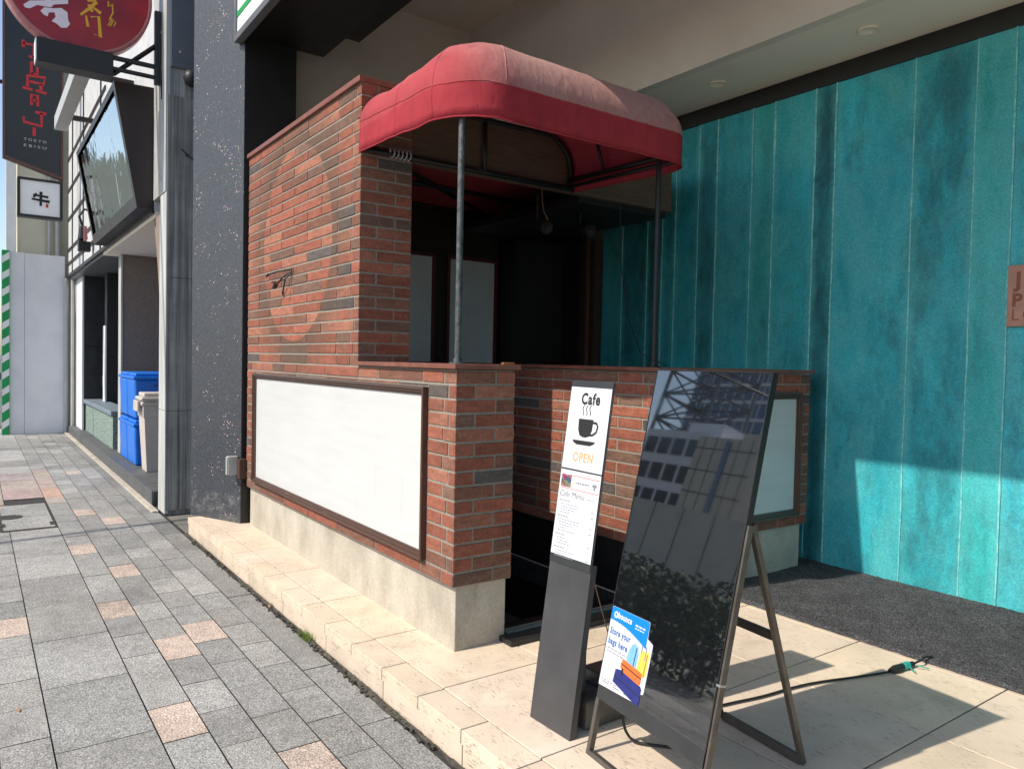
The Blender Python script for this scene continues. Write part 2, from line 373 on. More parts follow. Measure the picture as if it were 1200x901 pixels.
    M['leaf'] = plain('leaf_green', (.045, .075, .018), .6, 0, .5, 3)
    M['grass'] = plain('grass_green', (.12, .19, .02), .6, 0, .3, 40)
    M['oldwire'] = plain('old_brown_wire', (.10, .06, .035), .7)
    M['dryleaf'] = plain('dry_leaf', (.30, .15, .05), .7, 0, .3, 30)
    M['bark'] = plain('bark', (.07, .05, .035), .9, 0, .3, 20, .5)
    M['asphalt'] = plain('asphalt', (.14, .137, .13), .9, 0, .2, 60, .4)
    M['officewall'] = plain('pale_office_cladding', (.80, .80, .82), .6, 0, .06, 1)
    M['officeglass'] = plain('office_window', (.03, .035, .045), .1)
    M['officebeige'] = plain('beige_stone_cladding', (.58, .53, .44), .7, 0, .1, 1)
    M['towerglass'] = plain('tower_glass', (.10, .16, .24), .1, .3)
    M['lens'] = plain('downlight_reflector', (.62, .60, .53), .3)
    M['oldwood'] = plain('brown_post_wood', (.05, .028, .02), .6)
    M['orange'] = plain('orange_brown_trim', (.22, .09, .03), .5)
mk()

# ------------------------------------------------------------------ ground, road, pavement
def pavement():
    b = MB()
    g = (.315, .312, .30); pk = (.50, .405, .345)
    def tint(dark=1.):
        f = random.uniform(.80, 1.12) * dark; w = random.uniform(-.004, .004)
        return (g[0] * f + w, g[1] * f, g[2] * f - w)
    strips = [(-.53, -.375, .685, .127), (-.71, -.53, .343, -.024), (-.893, -.71, .342, .15), (-1.07, -.893, .345, -.009),
              (-1.25, -1.07, .343, -.17), (-1.614, -1.25, .68, -.31), (-1.79, -1.614, .343, -.478)]
    y = -1.79; i = 0
    while y > -4.2:
        w = (.18, .18, .365, .18)[i % 4]; strips.append((y - w, y, .68 if w > .3 else .343, random.uniform(0, .3))); y -= w; i += 1
    pinks = [(-1.16, -.34), (-.98, -1.23), (-.80, -1.39), (-1.16, -2.03), (-.80, .32), (-.98, -2.95), (-1.16, -3.93), (-.80, -4.75), (-.98, -5.25), (-.80, -8.2), (-1.7, -2.02)]
    for y0, y1, pit, off in strips:
        ym = (y0 + y1) / 2; n0 = int((-15.5 - off) / pit); n1 = int((7 - off) / pit)
        for n in range(n0, n1):
            x0 = off + n * pit; x1 = x0 + pit
            c = tint(.95 if pit < .5 else 1.06)
            for (py, px) in pinks:
                if y0 < py < y1 and x0 <= px < x1: qq = random.uniform(.88, 1.02); c = tuple(v * qq for v in pk)
            if ym < -2.0 and random.random() < .06: c = pk
            if -8.6 < (x0 + x1) / 2 < -6.1 and -1.8 < ym < -1.0: c = tuple(v * random.uniform(.88, 1.0) for v in (.40, .335, .30))
            if -6.9 < (x0 + x1) / 2 < -6.2 and -1.25 < ym < -1.07: c = (.46, .31, .24)
            if -6.1 < (x0 + x1) / 2 < -4.75 and -1.67 < ym < -1.25: continue
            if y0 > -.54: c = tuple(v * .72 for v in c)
            j = .0028; dz = random.uniform(-.0012, .0012)
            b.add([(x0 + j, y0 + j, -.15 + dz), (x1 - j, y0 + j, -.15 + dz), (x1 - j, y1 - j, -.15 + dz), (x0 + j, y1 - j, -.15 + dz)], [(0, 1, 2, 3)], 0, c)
    # slabs under the alley between pillar and marble wall
    for xa, xb, ya, yb in ((-4.75, -4.32, -.35, -.02), (-4.31, -3.93, -.35, -.02), (-4.75, -3.93, -.01, .5)):
        b.add([(xa, ya, -.148), (xb, ya, -.148), (xb, yb, -.148), (xa, yb, -.148)], [(0, 1, 2, 3)], 0, (.19, .18, .155))
    b.add([(-16, -4.3, -.158), (7, -4.3, -.158), (7, .6, -.158), (-16, .6, -.158)], [(0, 1, 2, 3)], 1)
    b.build('pavement', [M['granite'], M['joint']])['kind'] = 'structure'
    # dirt strip along the step
    b = MB(); n = 240
    v = []; f = []
    for i in range(n + 1):
        x = -3.9 + 6.5 * i / n
        for k_, yy in enumerate((-.385, -.365, -.345)):
            w = noise.noise(Vector((x * 9, k_ * 3., 0)))
            v.append((x, (-.349 - .034 * max(0, min(1, .45 + 1.3 * noise.noise(Vector((x * 2.3, 1.7, 0))) + .5 * w)) if k_ == 0 else (-.3485 if k_ == 1 else -.345)), -.1485 + (.006 + .012 * abs(noise.noise(Vector((x * 14, 5, k_))))) * (k_ > 0)))
    for i in range(n):
        for k_ in range(2): f.append((i * 3 + k_, i * 3 + 3 + k_, i * 3 + 4 + k_, i * 3 + 1 + k_))
    b.add(v, f)
    for i in range(150):
        x = random.uniform(-3.6, .5); s = random.uniform(.003, .009); y = random.uniform(-.39, -.352)
        b.box(x - s, x + s, y - s * .8, y + s * .8, -.15, -.143 + s * .4, 0, xf=None)
    tag(b.build('gutter_soil', M['soil']), 'dark soil and grit gathered along the foot of the cream step', None, None, 'stuff')
    b = MB(); b.box(-60, 40, -12, -4.45, -.45, -.26); b.box(-60, 40, -4.45, -4.3, -.45, -.16, 1)
    b.build('road', [M['asphalt'], M['concrete']])['kind'] = 'structure'
    b = MB(); b.add([(-400, -400, -.46), (400, -400, -.46), (400, 400, -.46), (-400, 400, -.46)], [(0, 1, 2, 3)])
    b.build('ground', M['asphalt'])['kind'] = 'structure'
    b = MB(); b.box(-60, 40, -18, -12, -.45, -.15)
    b.build('far_pavement', M['palemarble'])['kind'] = 'structure'
pavement()

def floor():
    b = MB(); cr = (.665, .55, .435)
    def t(): 
        q = random.uniform(.93, 1.05); return (cr[0] * q, cr[1] * q, cr[2] * q * random.uniform(.96, 1.03))
    hole = lambda xa, xb, ya, yb: xb <= .01 and ya >= .34 and yb <= 1.38
    j = .0034
    x = .30 - .345 * 13
    e0 = -3.89
    while x < 6:
        xa = max(x, e0)
        if x + .345 > e0 + .02: b.box(xa + j, x + .345 - j, -.345, -.215 - j, -.055, 0, 0, t())
        x += .345
    x = .30 - .69 * 7 + .345
    while x < 6:
        xa = max(x, e0)
        if x + .69 > e0: b.box(xa + j, x + .69 - j, -.337, -.25, -.16, -.0625, 0, tuple(v * .94 for v in t()))
        x += .69
    b.box(e0, e0 + .03, -.338, .4, -.16, -.012, 0, cr)
    x = .29 - .69 * 6
    while x < 6:
        for yi in range(5):
            ya = -.215 + .69 * yi; yb = min(ya + .69, 3.12); xa = max(x, e0); xb = x + .69; c = t()
            if xb < e0: continue
            rects = [(xa, xb, ya, yb)]
            # leave the stairwell open: X < -.06 , .345 < Y < 1.37
            out = []
            for (p, q, r, s) in rects:
                if p < -.06 and s > .345 and r < 1.37:
                    if r < .345: out.append((p, q, r, .345))
                    if q > -.06: out.append((-.06, q, max(r, .345), min(s, 1.37)))
                    if s > 1.37: out.append((p, q, 1.37, s))
                else: out.append((p, q, r, s))
            for (p, q, r, s) in out: b.box(p + j, q - j, r + j, s - j, -.03, 0, 0, c)
        x += .69
    b.box(-.06, 6.2, -.327, 3.12, -.155, -.006, 1); b.box(-3.88, -.06, -.327, .345, -.155, -.006, 1)
    b.box(-3.88, -.06, 1.37, 3.12, -.155, -.006, 1)
    b.build('entrance_floor', [M['cream'], M['joint']], bevel=.0015, seg=1)['kind'] = 'structure'
floor()

# ------------------------------------------------------------------ brick stair enclosure
def brick_col():
    r = random.random()
    if r < .50: c = (.285, .098, .063)
    elif r < .62: c = (.33, .135, .087)
    elif r < .81: c = (.21, .095, .065)
    elif r < .96: c = (.175, .10, .073)
    else: c = (.10, .085, .08)
    q = random.uniform(.82, 1.15)
    return tuple(v * q for v in c)
def subtract(rc, hole):
    a, b_, c, d = rc; ha, hb, hc, hd = hole
    if b_ <= ha or a >= hb or d <= hc or c >= hd: return [rc]
    out = []
    if a < ha: out.append((a, ha, c, d))
    if b_ > hb: out.append((hb, b_, c, d))
    m0, m1 = max(a, ha), min(b_, hb)
    if c < hc: out.append((m0, m1, c, hc))
    if d > hd: out.append((m0, m1, hd, d))
    return [r for r in out if r[1] - r[0] > .012 and r[3] - r[2] > .012]
def brick_face(mb, org, u, n, length, z0, rows, rowfun, hole=None, flush=True, mono=None):
    """bricks on one face: org = point at s=0, u = direction along the face, n = outward normal"""
    org = Vector(org); u = Vector(u); n = Vector(n); up = Vector((0, 0, 1)); j = .0062
    for r in range(rows):
        za = z0 + r * .07; zb = za + .07
        for (sa, sb) in rowfun(r, length):
            rcs = [(sa, sb, za, zb)]
            if hole: rcs = subtract(rcs[0], hole)
            col = brick_col()
            if mono: col = tuple(v * mono for v in col)
            for (a, b_, c, d) in rcs:
                a2 = a + (j if a > .001 else -.0); b2 = b_ - (j if b_ < length - .001 else 0.); c2 = c + j; d2 = d - j
                if b2 - a2 < .006 or d2 - c2 < .006: continue
                dep = random.uniform(.0075, .0105); e = .0022; tl = random.uniform(-.0012, .0012)
                P = []
                for (ss, zz, dd) in ((a2, c2, 0), (b2, c2, 0), (b2, d2, 0), (a2, d2, 0),
                                     (a2, c2, dep - e), (b2, c2, dep - e), (b2, d2, dep - e), (a2, d2, dep - e),
                                     (a2 + e, c2 + e, dep), (b2 - e, c2 + e, dep + tl), (b2 - e, d2 - e, dep + tl), (a2 + e, d2 - e, dep)):
                    P.append(org + u * (ss + random.uniform(-.0012, .0012) * (dd > 0)) + up * (zz + random.uniform(-.0012, .0012) * (dd > 0)) + n * dd)
                F = [(8, 9, 10, 11)]
                for k in range(4):
                    k2 = (k + 1) % 4
                    F.append((k, k2, 4 + k2, 4 + k)); F.append((4 + k, 4 + k2, 8 + k2, 8 + k))
                mb.add(P, F, 0, col)
def bond(r, L, first=(.06, .145), ln=.529):
    """running bond from the right-hand end (s = L), mixed with the odd half brick"""
    out = []; s = L; rnd = random.Random(r * 31 + int(L * 100)); i = 0
    ws = [.110, .213] if r % 2 == 0 else [.060]
    while s > .001:
        w = ws[i] if i < len(ws) else ln
        if i >= len(ws) and rnd.random() < .07: w = ln / 2
        a = s - w - rnd.uniform(-.004, .004)
        if a < .07: a = 0
        out.append((a, s)); s = a; i += 1
    return out
def endbond(r, L):
    return [(0, .232), (.232, L)] if r % 2 == 0 else [(0, .112), (.112, L)]

def frame_panel(parent, fixed, a0, a1, z0, z1, axis):
    """stepped brown frame and white panel; axis 'x' = faces -Y at y=fixed, 'y' = faces +X at x=fixed"""
    def pt(s, d, z): return (s, fixed - d, z) if axis == 'x' else (fixed + d, s, z)
    fr = MB()
    prof = [(0, .002), (0, .032), (.014, .034), (.016, .026), (.028, .026), (.030, .018), (.042, .016), (.044, .004)]
    rings = []
    for ins, dep in prof:
        rings.append([pt(a0 + ins, dep, z0 + ins), pt(a1 - ins, dep, z0 + ins), pt(a1 - ins, dep, z1 - ins), pt(a0 + ins, dep, z1 - ins)])
    v = [p for r in rings for p in r]; f = []
    for i in range(len(prof) - 1):
        for k in range(4): f.append((i * 4 + k, i * 4 + (k + 1) % 4, i * 4 + 4 + (k + 1) % 4, i * 4 + 4 + k))
    fr.add(v, f); fr.build('frame', M['frame'], parent)
    p = MB(); q = [pt(a0 + .038, .008, z0 + .038), pt(a1 - .038, .008, z0 + .038), pt(a1 - .038, .008, z1 - .038), pt(a0 + .038, .008, z1 - .038)]
    q2 = [pt(a0 + .038, .001, z0 + .038), pt(a1 - .038, .001, z0 + .038), pt(a1 - .038, .001, z1 - .038), pt(a0 + .038, .001, z1 - .038)]
    p.add(q + q2, [(0, 1, 2, 3), (0, 4, 5, 1), (1, 5, 6, 2), (2, 6, 7, 3), (3, 7, 4, 0)]); p.build('panel', M['acrylic'], parent)

XW = -1.133; XL = -3.36; TH = .345; ZB = .323; ZL = 1.374; ZH = 3.055
W0 = 1.37; W1 = 1.715; YR = 2.9
def enclosure():
    t = thing('brick_entrance', 'red brick stairwell enclosure with low parapets and a tall left wall beside the black pillar', 'brick enclosure', (-1.5, .2, 0))
    rows_l = 15; rows_h = 39
    b = MB()
    # cores
    b.box(XL, 0 - .0045, .0045, TH - .002, ZB + .002, ZL, 1)
    b.box(XL, XW - .0045, .0048, TH - .001, ZL, ZH, 1)
    hole = (-3.13 - XL, -.272 - XL, .40, 1.283)
    L = -.0095 - XL
    def rowf(r, Ln):
        return bond(r, Ln)
    brick_face(b, (XL, .009, 0), (1, 0, 0), (0, -1, 0), L, ZB, rows_l, rowf, hole)
    Lh = XW - .0095 - XL
    brick_face(b, (XL, .009, 0), (1, 0, 0), (0, -1, 0), Lh, ZB + .07 * rows_l, rows_h - rows_l, rowf)
    brick_face(b, (-.009, 0., 0), (0, 1, 0), (1, 0, 0), TH, ZB, rows_l, endbond)
    brick_face(b, (XW - .009, 0., 0), (0, 1, 0), (1, 0, 0), TH, ZB + .07 * rows_l, rows_h - rows_l, endbond)
    w = b.build('brick_wall', [M['brick'], M['mortar']], t)
    # back parapet (faces the street across the stairwell) and its return towards the teal wall
    b = MB()
    b.box(-3.2, -.0045, W0 + .0045, W1, ZB + .002, ZL, 1); b.box(-TH, -.0045, W1 + .001, YR, ZB + .002, ZL, 1)
    brick_face(b, (-3.2, W0 + .009, 0), (1, 0, 0), (0, -1, 0), 3.2 - .0095, ZB, rows_l, rowf)
    hole2 = (1.62 - W0, 2.78 - W0, .40, 1.245)
    brick_face(b, (-.009, W0, 0), (0, 1, 0), (1, 0, 0), YR - W0, ZB, rows_l, lambda r, Ln: bond(r, Ln), hole2)
    b.build('brick_wall', [M['brick'], M['mortar']], t)
    # copings
    b = MB()
    b.box(XW + .002, .022, -.022, TH + .022, ZL + .004, 1.402)
    b.build('coping', M['coping'], t, bevel=.003)
    b = MB(); b.box(XL, XW + .012, -.02, TH + .02, ZH, ZH + .034); b.build('coping', M['coping'], t, bevel=.003)
    b = MB(); b.prism([(-3.2, W0 - .02), (.022, W0 - .02), (.022, YR + .02), (-TH - .02, YR + .02), (-TH - .02, W1 + .02), (-3.2, W1 + .02)], ZL + .004, 1.402)
    b.build('coping', M['coping'], t, bevel=.003)
    # plinths
    b = MB(); b.box(XL, -.03, .035, TH - .012, -.02, ZB); b.build('plinth', M['concrete'], t, bevel=.004)
    b = MB(); b.box(-TH + .03, -.03, W0 + .03, YR - .03, -.02, ZB); b.build('plinth', M['concrete'], t, bevel=.004)
    b = MB(); b.box(-3.2, -TH + .028, W0 + .012, W1 - .01, -2.2, ZB - .001); b.box(-.3, -.035, W0 + .012, W0 + .029, -1.0, ZB - .001)  # plain black from the brick line down into the pit
    o = b.build('plinth', M['blackplinth'], t); o['label'] = 'black wall below the bricks inside the stairwell'
    # front wall inside the pit, floor of the pit: steps going down
    b = MB()
    for i in range(12):
        b.box(-.35 - .27 * (i + 1), -.35 - .27 * i, TH, W0 + .012, -2.6, -.17 * (i + 1) - .02)
    b.box(-.35, -.06, TH, W0 + .012, -2.6, -.05)
    b.box(-3.2, -.06, TH - .3, TH - .001, -2.6, -.03)
    b.build('stair_flight', M['blackplinth'], t, bevel=.006)
    # threshold and floor rail at the opening
    b = MB(); b.box(-.055, .075, .30, W0 + .01, .0015, .030); b.build('threshold', M['blackplinth'], t, bevel=.004)
    b = MB(); b.box(-.050, -.040, TH, W0 + .01, .031, .050); b.box(-.028, -.020, TH, W0 + .01, .031, .044); b.build('rail', M['alu'], t)
    # fascia board over the opening, soffits and dark interior
    b = MB(); b.box(XW - .05, XW, TH + .002, 2.67, 2.637, 3.02); b.box(XW, XW + .010, TH + .002, 2.67, 2.637, 2.665)
    b.build('fascia', M['board'], t, bevel=.002)
    b = MB()
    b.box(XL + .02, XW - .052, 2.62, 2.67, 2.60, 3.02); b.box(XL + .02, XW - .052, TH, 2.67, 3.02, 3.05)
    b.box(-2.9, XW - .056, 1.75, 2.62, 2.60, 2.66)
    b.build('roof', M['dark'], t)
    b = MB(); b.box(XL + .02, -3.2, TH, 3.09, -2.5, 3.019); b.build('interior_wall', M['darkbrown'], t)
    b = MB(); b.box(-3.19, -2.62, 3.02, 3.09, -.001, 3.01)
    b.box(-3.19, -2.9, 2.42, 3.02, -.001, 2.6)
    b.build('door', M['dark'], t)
    b = MB(); b.box(-2.62, -2.53, 3.0, 3.09, 0, 2.6); b.box(-2.47, -2.40, 3.0, 3.09, 0, 2.6); b.build('door_post', M['oldwood'], t)
    b = MB(); b.box(-2.527, -2.505, 3.01, 3.09, 0, 2.6, 0); b.box(-2.503, -2.473, 3.02, 3.09, 0, 2.6, 1); b.build('door_trim', [M['orange'], M['alu']], t)
    b = MB(); b.box(-.06, .0, TH - .055, TH - .018, .0, ZB - .002)
    # framed white panels
    s = thing('panel_sign', 'blank white panel sign in brown frame on the sunlit street side of the bricks', 'sign', (-1.7, 0, .84))
    frame_panel(s, .004, -3.13, -.272, .40, 1.283, 'x')
    s = thing('panel_sign', 'blank white panel sign in brown frame on shaded bricks by the teal wall', 'sign', (0, 2.2, .84))
    frame_panel(s, -.004, 1.62, 2.78, .40, 1.245, 'y')
    # grey boards inside
    for (ya, yb, lab) in ((1.30, 1.65, 'grey framed board inside the dark stairwell, next to the tall brick wall'), (1.85, 2.36, 'grey framed board inside the dark stairwell, seen behind the front awning post')):
        s = thing('notice_board', lab, 'notice board', (-3.18, ya, 1.2), 'grey boards inside the stairwell')
        q = MB(); q.box(-3.197, -3.180, ya, yb, .9, 2.39); q.build('board', M['poster'], s)
        q = MB(); w = .035
        q.box(-3.198, -3.170, ya - w, ya - .001, .9 - w, 2.39 + w); q.box(-3.198, -3.170, yb + .001, yb + w, .9 - w, 2.39 + w); q.box(-3.198, -3.171, ya, yb, 2.391, 2.39 + w)
        q.build('frame', M['redframe'], s)
    # red lining and bars under the stairwell roof
    s = thing('stair_canopy', 'dark red fabric ceiling on black bars inside the stairwell', 'canopy', (-2.2, 1.0, 2.9))
    q = MB(); n = 12; v = []; f = []
    for i in range(n + 1):
        x = -3.19 + (-1.2 + 3.19) * i / n
        for yy, zz in ((TH + .01, 3.0), (.7, 3.0), (1.2, 2.99), (1.7, 2.97), (2.3, 2.96)): v.append((x, yy, zz - .12 * (1 - i / n)))
    for i in range(n):
        for k in range(4): f.append((i * 5 + k, i * 5 + k + 1, i * 5 + 6 + k, i * 5 + 5 + k))
    q.add(v, f); q.build('fabric', M['darkred'], s)
    for p in (((-3.1, .4, 2.85), (-3.1, 2.3, 2.83)), ((-2.5, .4, 2.88), (-2.5, 2.3, 2.86)), ((-1.9, .4, 2.9), (-3.1, 2.2, 2.84))):
        q = MB(); q.tube(p, .02); q.build('bar', M['iron'], s)
    # spotlights and loose wires under the fascia
    for (y, z, lab) in ((2.05, 2.50, 'black spotlight under the stairwell fascia, nearer the awning corner'), (1.62, 2.47, 'black round spotlight in the dark stairwell behind the hanging wire')):
        s = thing('spotlight', lab, 'spotlight', (-1.5, y, z), 'spotlights in the stairwell')
        q = MB(); q.lathe([(.012, .0), (.045, .02), (.052, .12), (.045, .125), (.03, .1)], 14, xf=Matrix.Translation((-1.5, y, z)) @ Matrix.Rotation(R(115), 4, 'Y')); q.build('lamp_head', M['dark'], s, True)
        q = MB(); q.tube([(-1.52, y, z + .02), (-1.52, y, 2.70)], .012); q.build('stem', M['iron'], s)
    q = MB(); q.tube([(-1.09, 1.33, 2.63), (-1.09, 1.335, 2.53), (-1.088, 1.35, 2.46), (-1.08, 1.37, 2.42)], .004); q.tube([(-1.08, 1.365, 2.43), (-1.074, 1.375, 2.405)], .007, 6)
    tag(q.build('loose_wire', M['oldwire'], None), 'short frayed wire dangling from the fascia under the awning', 'wire')
    q = MB(); q.tube([(-1.08, 2.06, 2.63), (-1.08, 2.08, 2.2), (-1.08, 2.16, 1.8), (-1.06, 2.30, 1.5), (-.6, 2.1, 1.41)], .0035)
    tag(q.build('loose_wire', M['rubber'], None), 'thin dark wire hanging from the fascia to the back parapet by the awning post', 'wire')
    q = MB(); q.tube([(-2.29, -.004, 2.05), (-2.45, -.05, 2.045), (-2.66, -.06, 2.035), (-2.76, -.035, 2.03)], .006, 6); q.tube([(-2.30, -.004, 2.04), (-2.36, -.05, 1.99), (-2.46, -.06, 1.94)], .006, 6)
    q.tube([(-2.46, -.06, 1.945), (-2.50, -.062, 1.93)], .016, 6); q.tube([(-2.29, -.004, 2.04), (-2.31, -.045, 1.98), (-2.35, -.05, 1.87)], .006, 6); q.tube([(-2.64, -.06, 2.036), (-2.72, -.05, 2.03)], .010, 6)
    tag(q.build('wire_ends', M['rubber'], None), 'cut cable ends sticking out of the brick wall where a round sign hung', 'wires')
    q = MB(); q.box(-.02, .005, .27, .34, 1.4025, 1.414)
    tag(q.build('lighter', M['orange'], None, bevel=.004), 'small orange cigarette lighter lying on the end of the front parapet coping', 'lighter')
enclosure()

# ------------------------------------------------------------------ awning
def awning():
    t = thing('awning', 'faded red fabric awning with rounded corners on black bars over the stair entrance', 'awning', (XW, .8, 2.6))
    y0, y1, x1 = -.012, 1.625, .004; Rc = .30; rr = .275; zb = 2.60; zv = 2.775
    def plan(ins):
        r = max(Rc - ins * .6, .05); rb = max(.17 - ins * .35, .04); P = []
        a, b_, c = y0 + ins, y1 - ins, x1 - ins
        ns, nc, nl = 16, 14, 30
        for i in range(ns): P.append((XW + (c - r - XW) * i / ns, a))
        for i in range(nc): q = R(-90 + 90 * i / nc); P.append((c - r + r * math.cos(q), a + r + r * math.sin(q)))
        for i in range(nl): P.append((c, a + r + (b_ - a - r - rb) * i / nl))
        for i in range(nc): q = R(90 * i / nc); P.append((c - rb + rb * math.cos(q), b_ - rb + rb * math.sin(q)))
        for i in range(ns + 1): P.append((c - rb + (XW - (c - rb)) * i / ns, b_))
        return P
    lev = [(0, 0.), (0, .05), (0, .11), (0, .165), (.001, zv - zb)]
    for i in range(1, 15):
        q = R(90 * i / 14); lev.append((rr * (1 - math.cos(q)) * 1.08, zv - zb + rr * .93 * math.sin(q)))
    lev.append((rr + .12, zv - zb + rr * .93 + .012)); lev.append((rr + .28, zv - zb + rr * .93 + .018))
    v = []; f = []
    for li, (ins, h) in enumerate(lev):
        for (x, y) in plan(ins):
            z = zb + h + .040 * max(0, -x) / 1.133 * (1 if h < .18 else .6)
            # the cloth sags between its ribs and puckers near the seams
            side = 1. if y < .25 else .35
            d = .013 * noise.noise(Vector((x * 5, y * 4, z * 6))) + .006 * noise.noise(Vector((x * 17, y * 15, z * 9)))
            if h > .17 and y < .4: d += -.022 * math.sin(math.pi * min(1, max(0, (x - XW) / .42))) * min(1, (h - .17) / .12)
            if h > .17 and .3 < y < 1.4: d += -.006 * math.sin((y - .3) * math.pi * 2 / 1.1) ** 2
            if h > .17:
                uu = min(1, max(0, ((x - XW) / 1.133 - .35) / .5)); uu = uu * uu * (3 - 2 * uu)
                z += .032 * uu * max(0, 1 - max(0, y - .1) / 1.6) * min(1, (h - .17) / .2)
            v.append((x, y + d * .5 * side, z + d * side))
    n = len(plan(0))
    for li in range(len(lev) - 1):
        for i in range(n - 1): f.append((li * n + i, li * n + i + 1, (li + 1) * n + i + 1, (li + 1) * n + i))
    top = (len(lev) - 1) * n
    for i in range(n // 2): 
        if n - 2 - i > i + 1: f.append((top + i, top + i + 1, top + n - 2 - i, top + n - 1 - i))
    b = MB(); b.add(v, f); o = b.build('canopy', [M['fabric'], M['fabricin']], t, True)
    s = o.modifiers.new('thickness', 'SOLIDIFY'); s.thickness = .003; s.offset = -1; s.material_offset = 1
    # piping along the valance seam, the hem and the corner seams
    q = MB()
    q.tube([v[4 * n + i] for i in range(n)], .0032, 6); q.tube([v[i] for i in range(n)], .0045, 6)
    for col in (9, 16 + 1, 16 + 13, 16 + 14 + 30 + 1, 16 + 14 + 30 + 13):
        q.tube([v[li * n + col] for li in range(0 if col in (9, 17) else 4, 19)], .0024, 6)
    q.build('seam_piping', M['fabric'], t, True)
    # bars
    def bar(name, path, r=.016, m='iron'):
        q = MB(); q.tube(path, r, 10); q.build(name, M[m], t, True)
    bar('bar', [(XW + .03, .03, 2.655), (XW + .03, 1.625, 2.655)], .018)
    arch = [(XW + .03, .04, 2.66)]
    for i in range(9): a = R(180 - 90 * i / 8); arch.append((XW + .03, .29 + .25 * math.cos(a), 2.76 + .22 * math.sin(a)))
    for i in range(9): a = R(90 - 90 * i / 8); arch.append((XW + .03, 1.345 + .25 * math.cos(a), 2.78 + .22 * math.sin(a)))
    arch.append((XW + .03, 1.60, 2.66)); bar('arch', arch, .014)
    bar('bar', [(XW + .03, .86, 2.66), (XW + .03, .86, 2.99)], .014)
    bar('bar', [(XW + .03, 1.585, 2.715), (-.12, 1.585, 2.695)], .016); bar('bar', [(XW + .03, 1.58, 2.668), (-.12, 1.58, 2.648)], .012)
    bar('bar', [(-.74, 1.585, 2.70), (-.74, 1.50, 2.93)], .012)
    bar('bar', [(XW + .03, .05, 2.68), (-.2, .05, 2.655)], .012)
    bar('bar', [(-.06, .12, 2.66), (-.06, 1.56, 2.65)], .012)
    for (x, y, m, lab) in ((-.13, .085, 'post', None), (-.13, 1.47, 'iron', None)):
        q = MB(); q.tube([(x, y, 1.403), (x, y, 2.72)], .0165, 14); q.lathe([(.045, 1.4022), (.045, 1.409), (.022, 1.411), (.021, 1.43)], 16, xf=Matrix.Translation((x, y, 0)))
        for k in range(3): q.tube([(x + .034 * math.cos(k * 2.1), y + .034 * math.sin(k * 2.1), 1.409), (x + .034 * math.cos(k * 2.1), y + .034 * math.sin(k * 2.1), 1.415)], .005, 6)
        q.build('post', M[m], t)
    # coil of cable ties on the bars
    q = MB()
    q.tube([(XW + .05 + .02 * math.cos(a * .9), .16 + .004 * a, 2.655 + .026 * math.sin(a * .9)) for a in range(40)], .004, 5)
    q.build('cable_tie', M['offwhite'], t)
awning()

